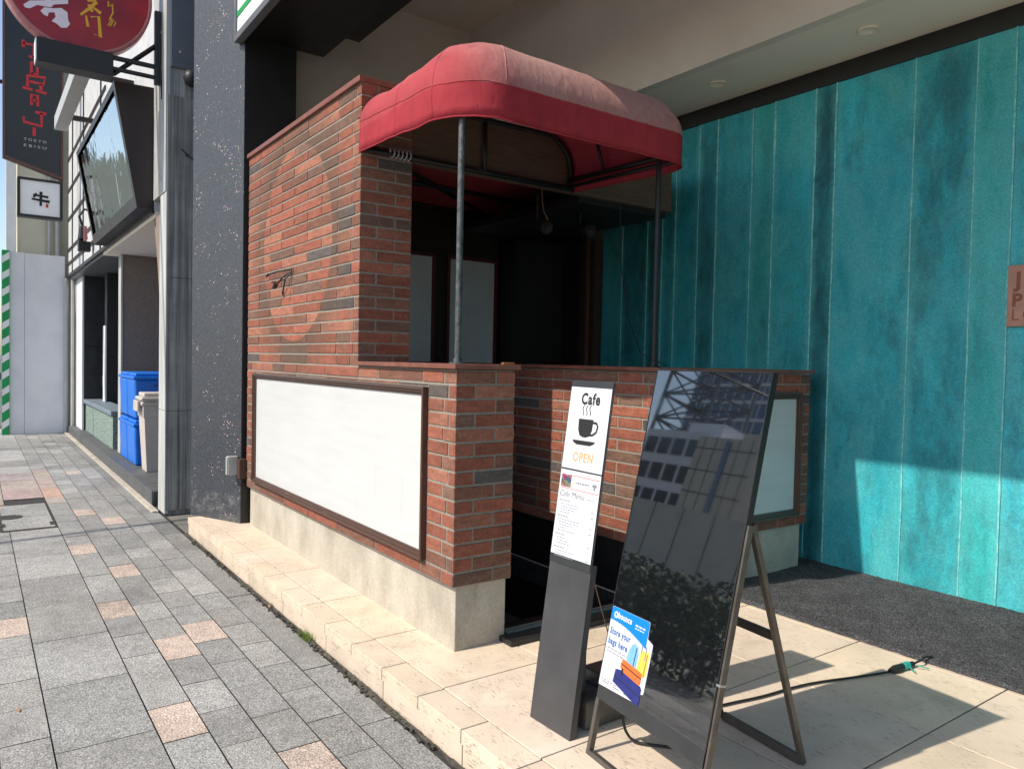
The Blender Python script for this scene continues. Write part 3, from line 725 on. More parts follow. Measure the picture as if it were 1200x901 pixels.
# ------------------------------------------------------------------ overhanging building, teal wall
def building():
    t = thing('overhanging_building', 'building recess with beige stucco ceiling, black beam and pale soffit above the entrance', 'building', (0, 2.4, 3.57))
    b = MB(); b.box(-3.44, 7, -.04, .66, 4.08, 5.6); b.box(-3.44, 7, .66, 1.0, 4.30, 5.6); b.build('beam', M['blackpaint'], t)
    b = MB(); b.box(-3.9, -3.74, .41, 3.2, -.1, 5.6); b.box(-3.739, 7, 2.37, 2.45, 3.563, 5.6); b.box(-3.739, 7, 1.0, 2.37, 4.85, 5.0)
    b.build('stucco_wall', M['stucco'], t)
    b = MB(); b.box(-3.739, 7, 2.4505, 3.2, 3.565, 3.62); b.build('soffit', M['soffit'], t)
    b = MB(); b.box(-3.739, 7, 3.085, 3.2, 3.435, 3.563); b.build('trim', M['blackpaint'], t)
    b = MB(); b.box(-3.9, 7, -.2, 3.4, 5.6, 5.7); b.box(6.6, 6.8, 1.2, 3.2, 0, 5.6); b.box(-3.9, 7, 3.4, 3.5, 0, 5.6); b.build('roof', M['concrete'], t)  # unseen roof added to keep sky light from leaking into the recess
    for (x, lab) in ((.43, 'round recessed downlight in the pale soffit, the nearer one over the teal wall'), (-.75, 'round recessed downlight in the pale soffit, the one above the awning end')):
        s = thing('downlight', lab, 'ceiling light', (x, 2.73, 3.565), 'downlights in the soffit')
        q = MB(); q.lathe([(.062, -.001), (.066, -.012), (.056, -.016), (.050, -.004)], 24, xf=Matrix.Translation((x, 2.73, 3.565))); q.build('trim_ring', M['soffit'], s, True)
        q = MB(); q.lathe([(.049, -.003), (.03, -.0025), (.012, -.002)], 24, xf=Matrix.Translation((x, 2.73, 3.565))); q.build('lens', M['lens'], s, True)
    # black speckled pillar
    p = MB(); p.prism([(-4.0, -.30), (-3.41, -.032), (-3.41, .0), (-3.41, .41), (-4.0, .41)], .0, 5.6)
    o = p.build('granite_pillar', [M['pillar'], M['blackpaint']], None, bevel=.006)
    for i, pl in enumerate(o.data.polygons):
        if pl.normal.x > .9: pl.material_index = 1  # side turned from the sun set plain black: shade put into the colour
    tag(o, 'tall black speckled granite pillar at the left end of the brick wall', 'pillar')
    # signboard on the beam
    s = thing('signboard', 'white signboard with a green stripe on the front of the black beam', 'signboard', (-3.45, -.1, 4.0))
    q = MB(); q.box(-3.43, 6.9, -.088, -.042, 4.08, 5.2); q.build('board', M['white'], s)
    q = MB(); q.box(-3.47, 6.94, -.105, -.041, 4.02, 4.079); q.box(-3.47, -3.431, -.105, -.041, 4.08, 5.25); q.build('frame', M['greysheet'], s, bevel=.004)
    q = MB(); q.box(-3.43, 6.9, -.093, -.0885, 4.215, 4.26); q.build('stripe', M['green'], s)
    # two junction boxes
    q = thing('junction_box', 'pale grey junction box on the foot of the black pillar', 'junction box', (-3.44, -.1, .47))
    a = MB(); a.box(-3.465, -3.413, -.138, -.052, .415, .575); a.build('housing', M['boxgrey'], q, bevel=.008)
    a = MB(); a.box(-3.462, -3.416, -.143, -.1385, .42, .57); a.build('lid', M['boxgrey'], q, bevel=.004)
    q = thing('junction_box', 'brown junction box beside the pale grey box on the pillar edge', 'junction box', (-3.375, -.03, .47))
    a = MB(); a.box(-3.402, -3.345, -.064, -.004, .39, .555); a.build('housing', M['boxbrown'], q, bevel=.006)
    a = MB(); a.tube([(-3.375, -.035, .395), (-3.375, -.035, .355), (-3.40, -.045, .33)], .008, 6); a.build('cable', M['rubber'], q)
    # teal wall
    t = thing('teal_wall', 'teal painted wall of tall mottled panels with pale raised seams', 'wall', (0, 3.1, 0))
    xs = XS
    tone = [.1, .3, .45, .15, .05, .33, .12, .10, .0, .42, .0, .14, .0, .10, .2, .0, .3, .05, .1, .3, 0., .2, .1]
    grn = [.2, .3, .2, .1, .2, .2, .1, .85, .35, .1, .1, .15, .75, .0, .3, .1, .5, .2, .1, .7, .2, .1, .1]
    b = MB()
    for i in range(len(xs) - 1):
        dz = random.uniform(-.004, .004)
        b.box(xs[i], xs[i + 1], 3.10 + dz, 3.2, -.01, 3.5, 0, (tone[i], grn[i], 0))
    b.build('panel', M['teal'], t)
    b = MB()
    for x in xs[1:-1]:
        v = []; f = []; n = 60; w = random.uniform(.005, .011)
        for k in range(n + 1):
            z = 3.44 * k / n; o = .004 * noise.noise(Vector((x * 3, z * 3, 1))); ww = w * (.55 + .9 * abs(noise.noise(Vector((x * 7, z * 5, 4)))))
            v += [(x - ww + o, 3.094, z), (x + o, 3.0885, z), (x + ww + o, 3.094, z)]
        for k in range(n):
            f += [(k * 3, k * 3 + 1, k * 3 + 4, k * 3 + 3), (k * 3 + 1, k * 3 + 2, k * 3 + 5, k * 3 + 4)]
        b.add(v, f)
    b.build('seam', M['seam'], t, True)
    # plaque at the picture's right edge
    s = thing('plaque', 'square leather brown plaque with cut letters on the teal wall', 'plaque', (1.33, 3.08, 1.86))
    q = MB(); q.box(1.148, 1.52, 3.074, 3.092, 1.684, 2.041); q.build('plate', M['copper'], s, bevel=.003)
    XF = Matrix.Translation((1.148, 3.0735, 1.684)) @ Matrix.Rotation(R(90), 4, 'X')
    q = MB(); letters(q, 'J', .120, XF, (.028, .232), bold=.005, z=.0007); letters(q, 'P', .105, XF, (.028, .118), bold=.004); letters(q, 'L', .10, XF, (.030, .036), bold=-.001)
    letters(q, 'R', .105, XF, (.100, .118), bold=.004); letters(q, 'O', .10, XF, (.085, .036), bold=-.001)
    q.build('lettering', M['plaqueink'], s)
    # rug
    nx, ny = 300, 110; v = []; f = []
    for i in range(nx + 1):
        for k in range(ny + 1):
            x = -.62 + 4.9 * i / nx; y = 1.885 + 1.205 * k / ny
            e = min(1, k / 2., (i / 2.))
            z = .004 + e * (.016 + .007 * noise.noise(Vector((x * 2.3, y * 2.6, 0))) + .005 * noise.noise(Vector((x * 60, y * 60, 1))) + .004 * noise.noise(Vector((x * 130, y * 130, 2))))
            v.append((x, y + .006 * noise.noise(Vector((x * 20, y, 3))) * (k == 0), z))
    for i in range(nx):
        for k in range(ny): f.append((i * (ny + 1) + k, (i + 1) * (ny + 1) + k, (i + 1) * (ny + 1) + k + 1, i * (ny + 1) + k + 1))
    b = MB(); b.add([p for p in v], f)
    o = b.build('rug', M['carpet'], None, True); tag(o, 'charcoal deep pile rug along the foot of the teal wall', 'rug')
building()

# ------------------------------------------------------------------ cafe sign stand
def plane_xf(x, y, al, th):
    u = Vector((math.cos(al), math.sin(al), 0)); nb = Vector((-math.sin(al), math.cos(al), 0))
    up = nb * math.sin(th) + Vector((0, 0, math.cos(th))); n = u.cross(up)   # u x up points towards the street
    m = Matrix.Identity(4)
    for i in range(3): m[i][0] = u[i]; m[i][1] = up[i]; m[i][2] = n[i]
    m.translation = Vector((x, y, 0)); return m

def cafe():
    t = thing('cafe_sign', 'slim leaning charcoal sign stand with white cafe posters', 'sign stand', (.82, 0, 0))
    X = plane_xf(.705, -.057, .02, R(8.03)); w = .241; h = 1.36
    b = MB(); b.prism([(0, 0), (w, 0), (w, .655), (0, .655)], -.006, 0, xf=X)
    b.prism([(.0, .655), (w, .655), (w, h), (0, h)], -.006, -.0005, xf=X)
    b.prism([(w - .012, .0), (w, .0), (w, .655), (w - .012, .655)], -.03, -.0065, xf=X); b.prism([(0, .0), (.012, .0), (.012, .655), (0, .655)], -.03, -.0065, xf=X)
    b.build('upright', M['charcoal'], t, bevel=.001)
    b = MB(); b.prism([(0.001, 1.318), (w - .001, 1.318), (w - .001, h - .001), (0.001, h - .001)], .0001, .004, xf=X); b.build('clip_strip', M['strip'], t)
    b = MB(); b.prism([(0.001, .628), (w - .001, .628), (w - .001, .659), (0.001, .659)], .0001, .004, xf=X)
    b.build('clip_strip', M['strip'], t)
    # upper poster
    p = MB(); p.prism([(.003, 1.006), (w - .003, 1.003), (w - .003, 1.333), (.003, 1.335)], .0042, .0048, xf=X); p0 = p.build('poster', M['paper'], t)
    q = MB(); letters(q, 'Cafe', .062, X, (w / 2 + .005, 1.268), 'CENTER', .0024, z=.0052, width=.108)
    # cup
    cup = [(.066, 1.208), (.152, 1.208), (.150, 1.165), (.140, 1.142), (.118, 1.135), (.100, 1.135), (.080, 1.142), (.069, 1.165)]
    cup = [(x + .004, z) for x, z in cup]
    q.poly(cup, .0052, xf=X)
    q.ribbon([(.150, 1.196), (.174, 1.196), (.184, 1.182), (.178, 1.160), (.160, 1.148), (.146, 1.146)], .0095, xf=X, z=.0053)
    q.poly([(.046, 1.122), (.180, 1.122), (.172, 1.112), (.152, 1.104), (.074, 1.104), (.054, 1.112)], .0052, xf=X)
    for k in range(3):
        x = .090 + .020 * k
        q.ribbon([(x + .004 * math.sin(i * .9), 1.222 + .0052 * i) for i in range(9)], .0042, xf=X, z=.0052)
    q.build('print_black', M['ink'], p0)
    q = MB(); letters(q, 'OPEN', .050, X, (.062, 1.038), 'LEFT', .0014, z=.0052, width=.116); q.build('print_orange', M['inkorange'], p0)
    q = MB(); letters(q, 'We are', .030, X, (.030, 1.088), 'LEFT', -.0003, z=.0052, shear=.3, width=.080); q.build('print_script', M['inkfaint'], p0)
    q = MB(); q.prism([(0.002, 1.0), (w - .002, .998), (w - .002, 1.0025), (0.002, 1.0045)], .0001, .0055, xf=X); q.build('clip_strip', M['strip'], t)
    # lower poster
    p = MB(); p.prism([(.003, .660), (w - .003, .660), (w - .003, .997), (.003, .999)], .0042, .0048, xf=X); p1 = p.build('poster', M['paper'], t)
    q = MB(); q.prism([(.012, .930), (.072, .930), (.072, .980), (.012, .980)], .0049, .0052, xf=X)
    q.build('photo_print', M['print_photo'], p1)
    q = MB(); q.ribbon([(.074, .979), (.232, .977)], .0022, xf=X, z=.0052); q.ribbon([(.010, .926), (.232, .924)], .0022, xf=X, z=.0052); q.build('print_red', M['inkred'], p1)
    q = MB()
    for r in (.006, .012, .018): q.ribbon([(.208 + r * math.sin(R(a)), .940 + r * math.cos(R(a))) for a in range(-48, 49, 12)], .0034, xf=X, z=.0052)
    q.poly([(.208 + .0035 * math.cos(R(a)), .9395 + .0035 * math.sin(R(a))) for a in range(0, 360, 45)], .0052, xf=X)
    letters(q, 'Cafe Menu', .034, X, (.014, .892), 'LEFT', -.0004, z=.0052, shear=.25, width=.145); q.build('print_black', M['ink'], p1)
    q = MB(); rnd = random.Random(3)
    def line(x, z, n, right=None, hh=.0032):
        while n > 0:
            L = rnd.uniform(.005, .016); q.prism([(x, z), (x + L, z), (x + L, z + hh), (x, z + hh)], .0049, .0052, xf=X); x += L + .004; n -= 1
        if right: q.prism([(right, z), (right + .016, z), (right + .016, z + hh), (right, z + hh)], .0049, .0052, xf=X)
    line(.098, .949, 6, hh=.007); line(.172, .896, 4)
    z = .873
    for blk in ((4, 1), (5, 1), (3, 1), (3, 1)):
        line(.016, z, 4, None, .0045); z -= .0125
        for r in range(blk[0]):
            line(.028, z, rnd.randint(3, 8), .206 if r in (1, 3) else None); z -= .0108
        z -= .006
    q.build('print_fine', M['inkfine'], p1)
    # weight box at the back
    b = MB(); b.box(.735, .925, .045, .40, .002, .115); b.build('base', M['slate'], t, bevel=.012)
    b = MB(); b.box(.752, .91, .17, .38, .116, .175); b.build('base', M['strip'], t, bevel=.008)
    b = MB(); b.box(.80, .86, .02, .10, .116, .30); b.build('bracket', M['charcoal'], t, bevel=.003)
k = N('photo_print'); v_ = k.voro(70, None, 'Color'); k.set(k.mix(.55, k.mix(1., v_, (.7, .45, .4), 'MULTIPLY'), (.05, .03, .03)), .4); M['print_photo'] = k.m
cafe()

# ------------------------------------------------------------------ digital sign
def digital():
    t = thing('digital_sign', 'black glass display on a leaning bronze easel frame with a white and blue sticker', 'digital sign', (1.3, .1, 0))
    X = plane_xf(1.040, -.057, -.1165, R(11.75)); w = .557; h = 1.432
    b = MB(); b.prism([(.004, .262), (w - .004, .262), (w - .004, h - .004), (.004, h - .004)], -.003, .001, xf=X); b.build('screen', M['glass'], t, bevel=.001)
    b = MB()
    b.prism([(0, .25), (.004, .25), (.004, h), (0, h)], -.022, .002, xf=X); b.prism([(w - .004, .25), (w, .25), (w, h), (w - .004, h)], -.022, .002, xf=X)
    b.prism([(0.004, h - .004), (w - .004, h - .004), (w - .004, h), (.004, h)], -.022, .002, xf=X)
    b.prism([(.004, .25), (w - .004, .25), (w - .004, h - .004), (.004, h - .004)], -.022, -.004, xf=X)
    b.build('housing', M['blackpaint'], t)
    b = MB(); b.prism([(.004, .205), (w - .004, .205), (w - .004, .2615), (.004, .2615)], -.02, .0015, xf=X); b.build('kick_panel', M['strip'], t, bevel=.002)
    # easel: front frame carries the screen
    b = MB(); b.prism([(w + .0005, 0), (w + .009, 0), (w + .009, .95), (w + .0005, .95)], -.024, -.001, xf=X); b.build('leg', M['bronze'], t, bevel=.0015)
    b = MB(); b.prism([(.0, .0), (.018, .0), (.018, .2045), (.0, .2045)], -.024, -.001, xf=X); b.build('leg', M['bronze'], t, bevel=.0015)
    b = MB(); b.prism([(.0185, .0), (w, .0), (w, .018), (.0185, .018)], -.024, -.001, xf=X); b.build('crossbar', M['bronze'], t, bevel=.0015)
    b = MB(); b.prism([(w - .006, .455), (w + .0098, .455), (w + .0098, .462), (w - .006, .462)], -.0248, .0022, xf=X); b.build('joint_band', M['alu'], t)
    # rear frame, hinged behind the screen, slightly narrower at the floor
    u = Vector((math.cos(-.1165), math.sin(-.1165), 0)); nb = Vector((.1162, .9932, 0)); org = Vector((1.04, -.057, 0)); upv = X.to_3x3() @ Vector((0, 1, 0)); nv = X.to_3x3() @ Vector((0, 0, 1))
    def beam(name, p, q, wd, dp, mat='bronze'):
        d = (q - p); L = d.length; d.normalize(); side = (u - d * u.dot(d)).normalized() if abs(u.dot(d)) < .8 else (Vector((0, 0, 1)) - d * d.z).normalized(); nn = side.cross(d)
        m = Matrix.Identity(4)
        for i in range(3): m[i][0] = side[i]; m[i][1] = d[i]; m[i][2] = nn[i]
        m.translation = p
        g = MB(); g.prism([(-wd / 2, 0), (wd / 2, 0), (wd / 2, L), (-wd / 2, L)], -dp / 2, dp / 2, xf=m); g.build(name, M[mat], t, bevel=.0015)
    zf = Vector((0, 0, .011))
    fr, fl = org + u * .425 + nb * .645 + zf, org + u * .03 + nb * .645 + zf
    tr, tl = org + u * .545 + upv * .955 - nv * .035, org + u * .02 + upv * .955 - nv * .035
    beam('leg', fr, tr, .020, .020); beam('leg', fl, tl, .020, .020)
    beam('crossbar', fl + u * .0105 + Vector((0, 0, .006)), fr - u * .0105 + Vector((0, 0, .006)), .032, .020)
    beam('crossbar', fl.lerp(tl, .56) + u * .0105, fr.lerp(tr, .56) - u * .0105, .028, .018)
    beam('hinge_bar', tl + u * .0105, tr - u * .0105, .022, .018)
    # sticker
    out = [(.006, .254), (.199, .264), (.202, .267), (.203, .297), (.240, .304), (.245, .309), (.249, .470), (.246, .476), (.218, .486), (.217, .538), (.212, .543), (.008, .540), (.003, .535), (.002, .26)]
    s = MB(); s.prism(out, .0012, .0018, xf=X); st = s.build('sticker', M['paper'], t); st['label'] = 'white and blue luggage storage sticker'
    q = MB(); arc = [(.004, .486)]
    for i in range(11): xx = .004 + .213 * i / 10; arc.append((xx, .478 + .020 * math.sin(math.pi * (.25 + .75 * i / 10)) - .028 * i / 10))
    blue = [(.0045, .535), (.009, .5395), (.211, .5425), (.2165, .537), (.2165, .470)] + arc[::-1]
    q.poly(blue, .0021, xf=X); q.build('print_blue', M['stickerblue'], st)
    q = MB(); letters(q, 'bounce', .030, X, (.045, .506), 'LEFT', .0012, z=.0024, width=.078)
    q.poly([(.032 + .0125 * math.cos(R(a)), .514 + .0125 * math.sin(R(a))) for a in range(0, 360, 30)], .0024, xf=X)
    for i in range(3): q.prism([(.145 + .019 * i, .508), (.160 + .019 * i, .508), (.160 + .019 * i, .5135), (.145 + .019 * i, .5135)], .0022, .0024, xf=X); 
    for i in range(4): q.prism([(.145 + .013 * i, .4985), (.155 + .013 * i, .4985), (.155 + .013 * i, .502), (.145 + .013 * i, .502)], .0022, .0024, xf=X)
    q.build('print_white', M['paper'], st)
    q = MB(); q.poly([(.0255, .518), (.0335, .521), (.036, .514), (.0305, .508), (.0265, .511)], .0026, xf=X); q.build('logo_mark', M['stickerblue'], st)
    q = MB(); letters(q, 'Store your', .032, X, (.014, .444), 'LEFT', .0011, z=.0021, width=.118); letters(q, 'bags here', .032, X, (.014, .408), 'LEFT', .0011, z=.0021, width=.110)
    q.ribbon([(.222, .412), (.222, .458), (.200, .456), (.200, .43)], .0035, xf=X, z=.0026)
    q.build('print_navy', M['stickernavy'], st)
    q = MB(); rnd = random.Random(5)
    for zz, n in ((.391, 6), (.379, 5), (.296, 0), (.278, 5)):
        x = .016
        for i in range(n):
            L = rnd.uniform(.009, .019); q.prism([(x, zz), (x + L, zz), (x + L, zz + .004), (x, zz + .004)], .0019, .0021, xf=X); x += L + .005
    for i in range(3): q.prism([(.022 + .062 * i, .270), (.060 + .062 * i, .271), (.060 + .062 * i, .275), (.022 + .062 * i, .274)], .0019, .0021, xf=X)
    q.prism([(.012, .291), (.196, .297), (.196, .2985), (.012, .2925)], .0019, .0021, xf=X)
    q.build('print_fine', M['inkfine'], st)
    # luggage drawing
    q = MB(); q.poly([(.186, .352), (.228, .356), (.240, .366), (.243, .440), (.238, .446), (.196, .440)], .0022, xf=X); q.build('picture_yellow_case', M['printyellow'], st)
    q = MB(); q.poly([(.130, .376), (.184, .372), (.187, .42), (.180, .444), (.162, .452), (.146, .442), (.132, .410)], .0024, xf=X); q.build('picture_backpack', M['paintlight'], st)
    q = MB(); q.poly([(.104, .352), (.112, .382), (.200, .372), (.222, .368), (.222, .332), (.214, .326), (.118, .340)], .0026, xf=X); q.build('picture_orange_case', M['printorange'], st)
    q = MB(); q.poly([(.078, .290), (.082, .336), (.110, .342), (.224, .326), (.232, .318), (.230, .262), (.222, .258)], .0024, xf=X); q.build('picture_navy_case', M['printnavy'], st)
    q = MB(); q.ribbon([(.106, .364), (.222, .350)], .004, xf=X, z=.0028); q.ribbon([(.120, .326), (.120, .350)], .010, xf=X, z=.0029); q.ribbon([(.080, .312), (.230, .292)], .003, xf=X, z=.0028)
    q.ribbon([(.170, .376), (.174, .440)], .004, xf=X, z=.0028); q.ribbon([(.228, .360), (.232, .436)], .003, xf=X, z=.0026); q.build('picture_straps', M['ink'], st)
    # cables
    q = MB(); P = [(1.075, .10, .225), (1.072, .10, .15), (1.07, .10, .10), (1.075, .115, .045), (1.10, .14, .012), (1.16, .19, .009), (1.22, .27, .009), (1.14, .40, .009), (1.07, .56, .009), (1.085, .70, .009), (1.12, .88, .009), (1.14, 1.07, .009), (1.17, 1.22, .009), (1.23, 1.41, .009), (1.265, 1.52, .010), (1.29, 1.60, .012)]
    def smooth(P, n=6):
        P = [Vector(p) for p in P]; O = []
        for i in range(len(P) - 1):
            p0, p1, p2, p3 = P[max(i - 1, 0)], P[i], P[i + 1], P[min(i + 2, len(P) - 1)]
            for k in range(n):
                s_ = k / n; O.append(.5 * ((2 * p1) + (p2 - p0) * s_ + (2 * p0 - 5 * p1 + 4 * p2 - p3) * s_ ** 2 + (3 * p1 - p0 - 3 * p2 + p3) * s_ ** 3))
        return O + [P[-1]]
    cd = thing('power_cord', 'black power cord running over the cream floor from the easel sign to the rug', 'cord', (1.1, .6, 0))
    q.tube(smooth(P), .0055, 8); q.build('cable', M['rubber'], cd, True)
    q = MB(); q.tube([(1.29, 1.60, .016), (1.297, 1.64, .018), (1.30, 1.70, .018)], [.009, .019, .016], 8); q.tube([(1.30, 1.71, .017), (1.31, 1.78, .017)], .013, 8); q.build('plug', M['rubber'], cd)
    q = MB(); q.tube([(1.302, 1.70, .019), (1.306, 1.74, .019)], .0175, 8); q.tube([(1.31, 1.73, .02), (1.36, 1.70, .012)], .003, 5); q.tube([(1.33, 1.77, .02), (1.375, 1.80, .012)], .003, 5); q.build('tape', M['plugteal'], cd)
    q = MB(); q.tube(smooth([(1.31, 1.78, .017), (1.325, 1.83, .03), (1.315, 1.87, .03), (1.33, 1.92, .03)]), .005, 8); q.build('cable', M['rubber'], cd)
    q = MB(); q.tube([(1.075, .10, .238), (1.0755, .10, .20), (1.074, .10, .165)], [.013, .014, .008], 10); q.build('connector', M['rubber'], cd)
    q = MB(); q.tube(smooth([(.58, .325, .72), (.60, .36, .48), (.64, .43, .20), (.66, .48, .012), (.72, .60, .008)]), .003, 6)
    tag(q.build('loose_string', M['oldwire']), 'thin brown string hanging behind the slim cafe sign', 'string')
digital()

# ------------------------------------------------------------------ street to the left
def left_street():
    YF = -.36; ZS = 2.88
    # marble-clad corner
    t = thing('marble_wall', 'streaked grey marble clad wall end with metal sheets at its top, left of the black pillar', 'wall', (-5.0, 0, -.15))
    b = MB(); 
    for z0, z1 in ((-.10, .87), (.875, 2.16), (2.165, 3.9)): b.box(-4.80, -4.782, YF + .002, 1.2, z0, z1)
    b.box(-5.08, -4.801, YF + .03, 1.2, -.15, 3.6); b.build('cladding', M['marble'], t, bevel=.002)
    b = MB(); 
    for z0, z1 in ((-.13, .87), (.875, 2.98)): b.box(-5.09, -4.785, YF - .004, YF + .029, z0, z1)
    b.build('pale_cladding', M['palemarble'], t, bevel=.003)
    b = MB(); b.box(-5.38, -4.79, YF - .012, YF + .028, 2.984, 7); b.build('metal_sheet', M['palesheet'], t, bevel=.002)
    b = MB(); b.box(-4.806, -4.775, YF + .03, 1.2, 4.17, 7); b.build('metal_sheet', M['greysheet'], t, bevel=.002)
    b = MB(); b.box(-5.38, -4.80, YF + .03, 1.2, 2.99, 7); b.build('core', M['marble'], t)
    b = MB()
    for z in (3.15, 3.6, 4.1, 4.55, 5.0): b.lathe([(.012, 0), (.012, .006), (.006, .009)], 8, xf=Matrix.Translation((-5.0, YF - .012, z)) @ Matrix.Rotation(R(90), 4, 'X'))
    for z in (4.32, 5.0):
        for y in (-.25, -.08): b.lathe([(.012, 0), (.012, .006), (.006, .009)], 8, xf=Matrix.Translation((-4.775, y, z)) @ Matrix.Rotation(R(90), 4, 'Y'))
    b.build('bolt', M['palesheet'], t)
    s = thing('wall_lamp', 'small dark round lamp on the grey marble wall near its metal sheet', 'lamp', (-4.72, -.16, 4.06))
    q = MB(); q.lathe([(.02, -.09), (.06, -.07), (.078, -.01), (.06, .05), (.02, .06)], 14, xf=Matrix.Translation((-4.70, -.16, 4.08))); q.build('globe', M['iron'], s, True)
    q = MB(); q.box(-4.777, -4.72, -.19, -.13, 4.02, 4.14); q.build('bracket', M['iron'], s)
    q = MB(); q.tube([(-4.76, -.20, 3.35), (-4.72, -.10, 3.3), (-4.72, -.02, 3.16), (-4.74, .02, 2.95)], .008, 6); q.tube([(-4.76, -.24, 3.4), (-4.73, -.06, 3.25), (-4.75, .04, 3.1)], .007, 6)
    tag(q.build('loose_cable', M['rubber']), 'loop of old cables hanging on the grey marble wall', 'cable')
    # shop facade
    t = thing('shop_facade', 'shop front of white boards with dark battens above a recessed entrance with black fins', 'building', (-9, 0, 0))
    b = MB(); b.box(-13.95, -5.385, YF, 1.5, ZS, 7.5); b.build('upper_wall', M['offwhite'], t)
    b = MB()
    for z in (3.10, 3.36, 3.95, 4.5, 5.1): b.box(-13.95, -8.9, YF - .018, YF - .001, z, z + .05)
    for x in (-9.4, -11.5, -13.2): b.box(x, x + .05, YF - .016, YF - .0015, ZS + .03, 7)
    b.box(-13.95, -5.39, YF - .03, YF - .002, ZS - .02, ZS + .03)
    b.build('batten', M['brownmetal'], t)
    b = MB(); b.box(-13.95, -9.2, YF + .01, 1.5, ZS - .06, ZS - .002, 0); b.box(-9.2, -5.385, YF + .01, 1.5, ZS - .06, ZS - .001, 1); b.build('soffit', [M['greysheet'], M['soffit']], t)  # near part paler than the far grey: bounced light put into the colour
    b = MB(); b.box(-13.95, -5.39, 1.2, 1.5, -.1, ZS - .061); b.build('rear_wall', M['darkbrown'], t)
    b = MB(); b.box(-9.05, -8.85, -.145, 1.19, 0, ZS - .062); b.build('stone_fin', M['brownstone'], t, bevel=.006)
    b = MB(); b.box(-9.07, -8.84, -.17, -.1455, 0, ZS - .062); b.build('fin_edge', M['palemarble'], t)
    for (xa, xb, yy) in ((-13.85, -12.72, -.22), (-12.0, -11.75, .025)):
        b = MB(); b.box(xa, xb, yy, 1.19, 0, ZS - .062); b.build('black_fin', M['blackstone'], t, bevel=.005)
    b = MB(); b.box(-13.85, -12.71, -.25, -.2205, 0, ZS - .063); b.build('fin_edge', M['hoarding'], t)
    b = MB(); b.box(-12.0, -11.74, 0, .0245, 0, 1.9); b.build('fin_edge', M['hoarding'], t)
    b = MB(); b.prism([(-5.50, 2.82), (-5.10, 2.82), (-5.10, 1.9), (-5.16, 1.9), (-5.3, 2.35)], .30, .345, xf=Matrix.Rotation(R(90), 4, 'X')); b.build('stone_wing', M['brownstone'], t, bevel=.003)
    b = MB(); b.box(-12.725, -12.712, -.19, .8, 1.52, 1.56); b.build('reveal', M['blackpaint'], t)
    for (x, y, r_) in ((-13.88, -.40, .04), (-13.7, -.31, .03)):
        b = MB(); b.tube([(x, y, -.14), (x, y, ZS - .03)], r_, 10); b.build('drain_pipe', M['palesheet'], t)
    # ledge
    b = MB(); x = -14.
    while x < -5.4:
        x2 = min(x + 1.15, -5.39); b.box(x + .003, x2 - .003, YF - .01, 1.2, -.16, 0. if x2 > -8.9 else -.0 + .001); x = x2
    b.box(-13.98, -5.39, YF + .0, 1.19, -.16, -.006); b.build('ledge', M['greystone'], t, bevel=.006)
    b = MB(); b.box(-14, -5.0, YF - .075, YF - .012, -.16, -.132); b.build('kerb_strip', M['concrete'], t, bevel=.005)
    # planter wall with green tile
    s = thing('planter_wall', 'low wall of rough green tiles with blue grey coping by the shop entrance', 'low wall', (-11.5, -.05, 0))
    q = MB(); q.box(-12.70, -9.4, -.19, .05, 0.002, .50); q.build('tile_face', M['greentile'], s)
    q = MB(); q.box(-12.70, -9.32, -.23, .09, .501, .57); q.build('coping', M['bluecoping'], s, bevel=.008)
    s = thing('socket_box', 'cream electric socket box on the black fin above the green planter wall', 'socket', (-12.4, .2, .8))
    q = MB(); q.box(-12.719, -12.64, .08, .24, .80, 1.0); q.build('housing', M['bin'], s, bevel=.01)
    q = MB(); q.tube([(-12.68, .2, .80), (-12.6, .25, .66), (-12.5, .32, .57)], .01, 6); q.build('cable', M['palesheet'], s)
    # mirror display box
    s = thing('display_box', 'slanted dark brown display box with a wavy mirrored front jutting from the shop wall', 'display box', (-7, -.5, 3.5))
    xn, xf_ = -5.40, -8.75; YB = YF - .002
    prof_o = [(YB, 2.90), (-.52, 2.90), (-.735, 4.12), (YB, 4.13)]
    q = MB(); v = [(xn, y, z) for y, z in prof_o] + [(xf_, y, z) for y, z in prof_o]
    q.add(v, [(0, 1, 2, 3), (7, 6, 5, 4), (0, 4, 5, 1), (3, 2, 6, 7), (0, 3, 7, 4)])
    # front frame round the mirror
    def fp(x, s_): 
        y = -.52 + (-.735 + .52) * s_; z = 2.90 + (4.12 - 2.90) * s_; return (x, y, z)
    fx = [(xf_, .0), (xn, .0), (xn, 1.), (xf_, 1.)]; fi = [(xf_ + .10, .10), (xn - .10, .10), (xn - .10, .95), (xf_ + .10, .95)]
    v = [fp(*p) for p in fx] + [fp(*p) for p in fi]; q.add(v, [(k_, (k_ + 1) % 4, 4 + (k_ + 1) % 4, 4 + k_) for k_ in range(4)])
    q.build('housing', M['brownmetal'], s)
    q = MB(); v = [Vector(fp(*p)) + Vector((0, .02, 0)) for p in fi]; n = 1; q.add(v, [(0, 1, 2, 3)]); q.build('mirror', M['mirror'], s)
    # long light bar above the shop front
    s = thing('light_bar', 'long pale box beam fixed along the shop front above the mirror box', 'light bar', (-8, -.7, 4.6))
    q = MB(); q.box(-9.0, -6.2, -.97, -.82, 4.44, 4.62); q.build('beam', M['palesheet'], s, bevel=.006)
    for x in (-8.6, -6.7):
        q = MB(); q.box(x, x + .06, -.82, YF, 4.5, 4.56); q.build('bracket', M['brownmetal'], s)
    # hanging lantern-like black fixture by the battens
    s = thing('shop_lamp', 'black wall lamp with a red tag on the white battened shop wall', 'lamp', (-10.2, -.5, 3.2))
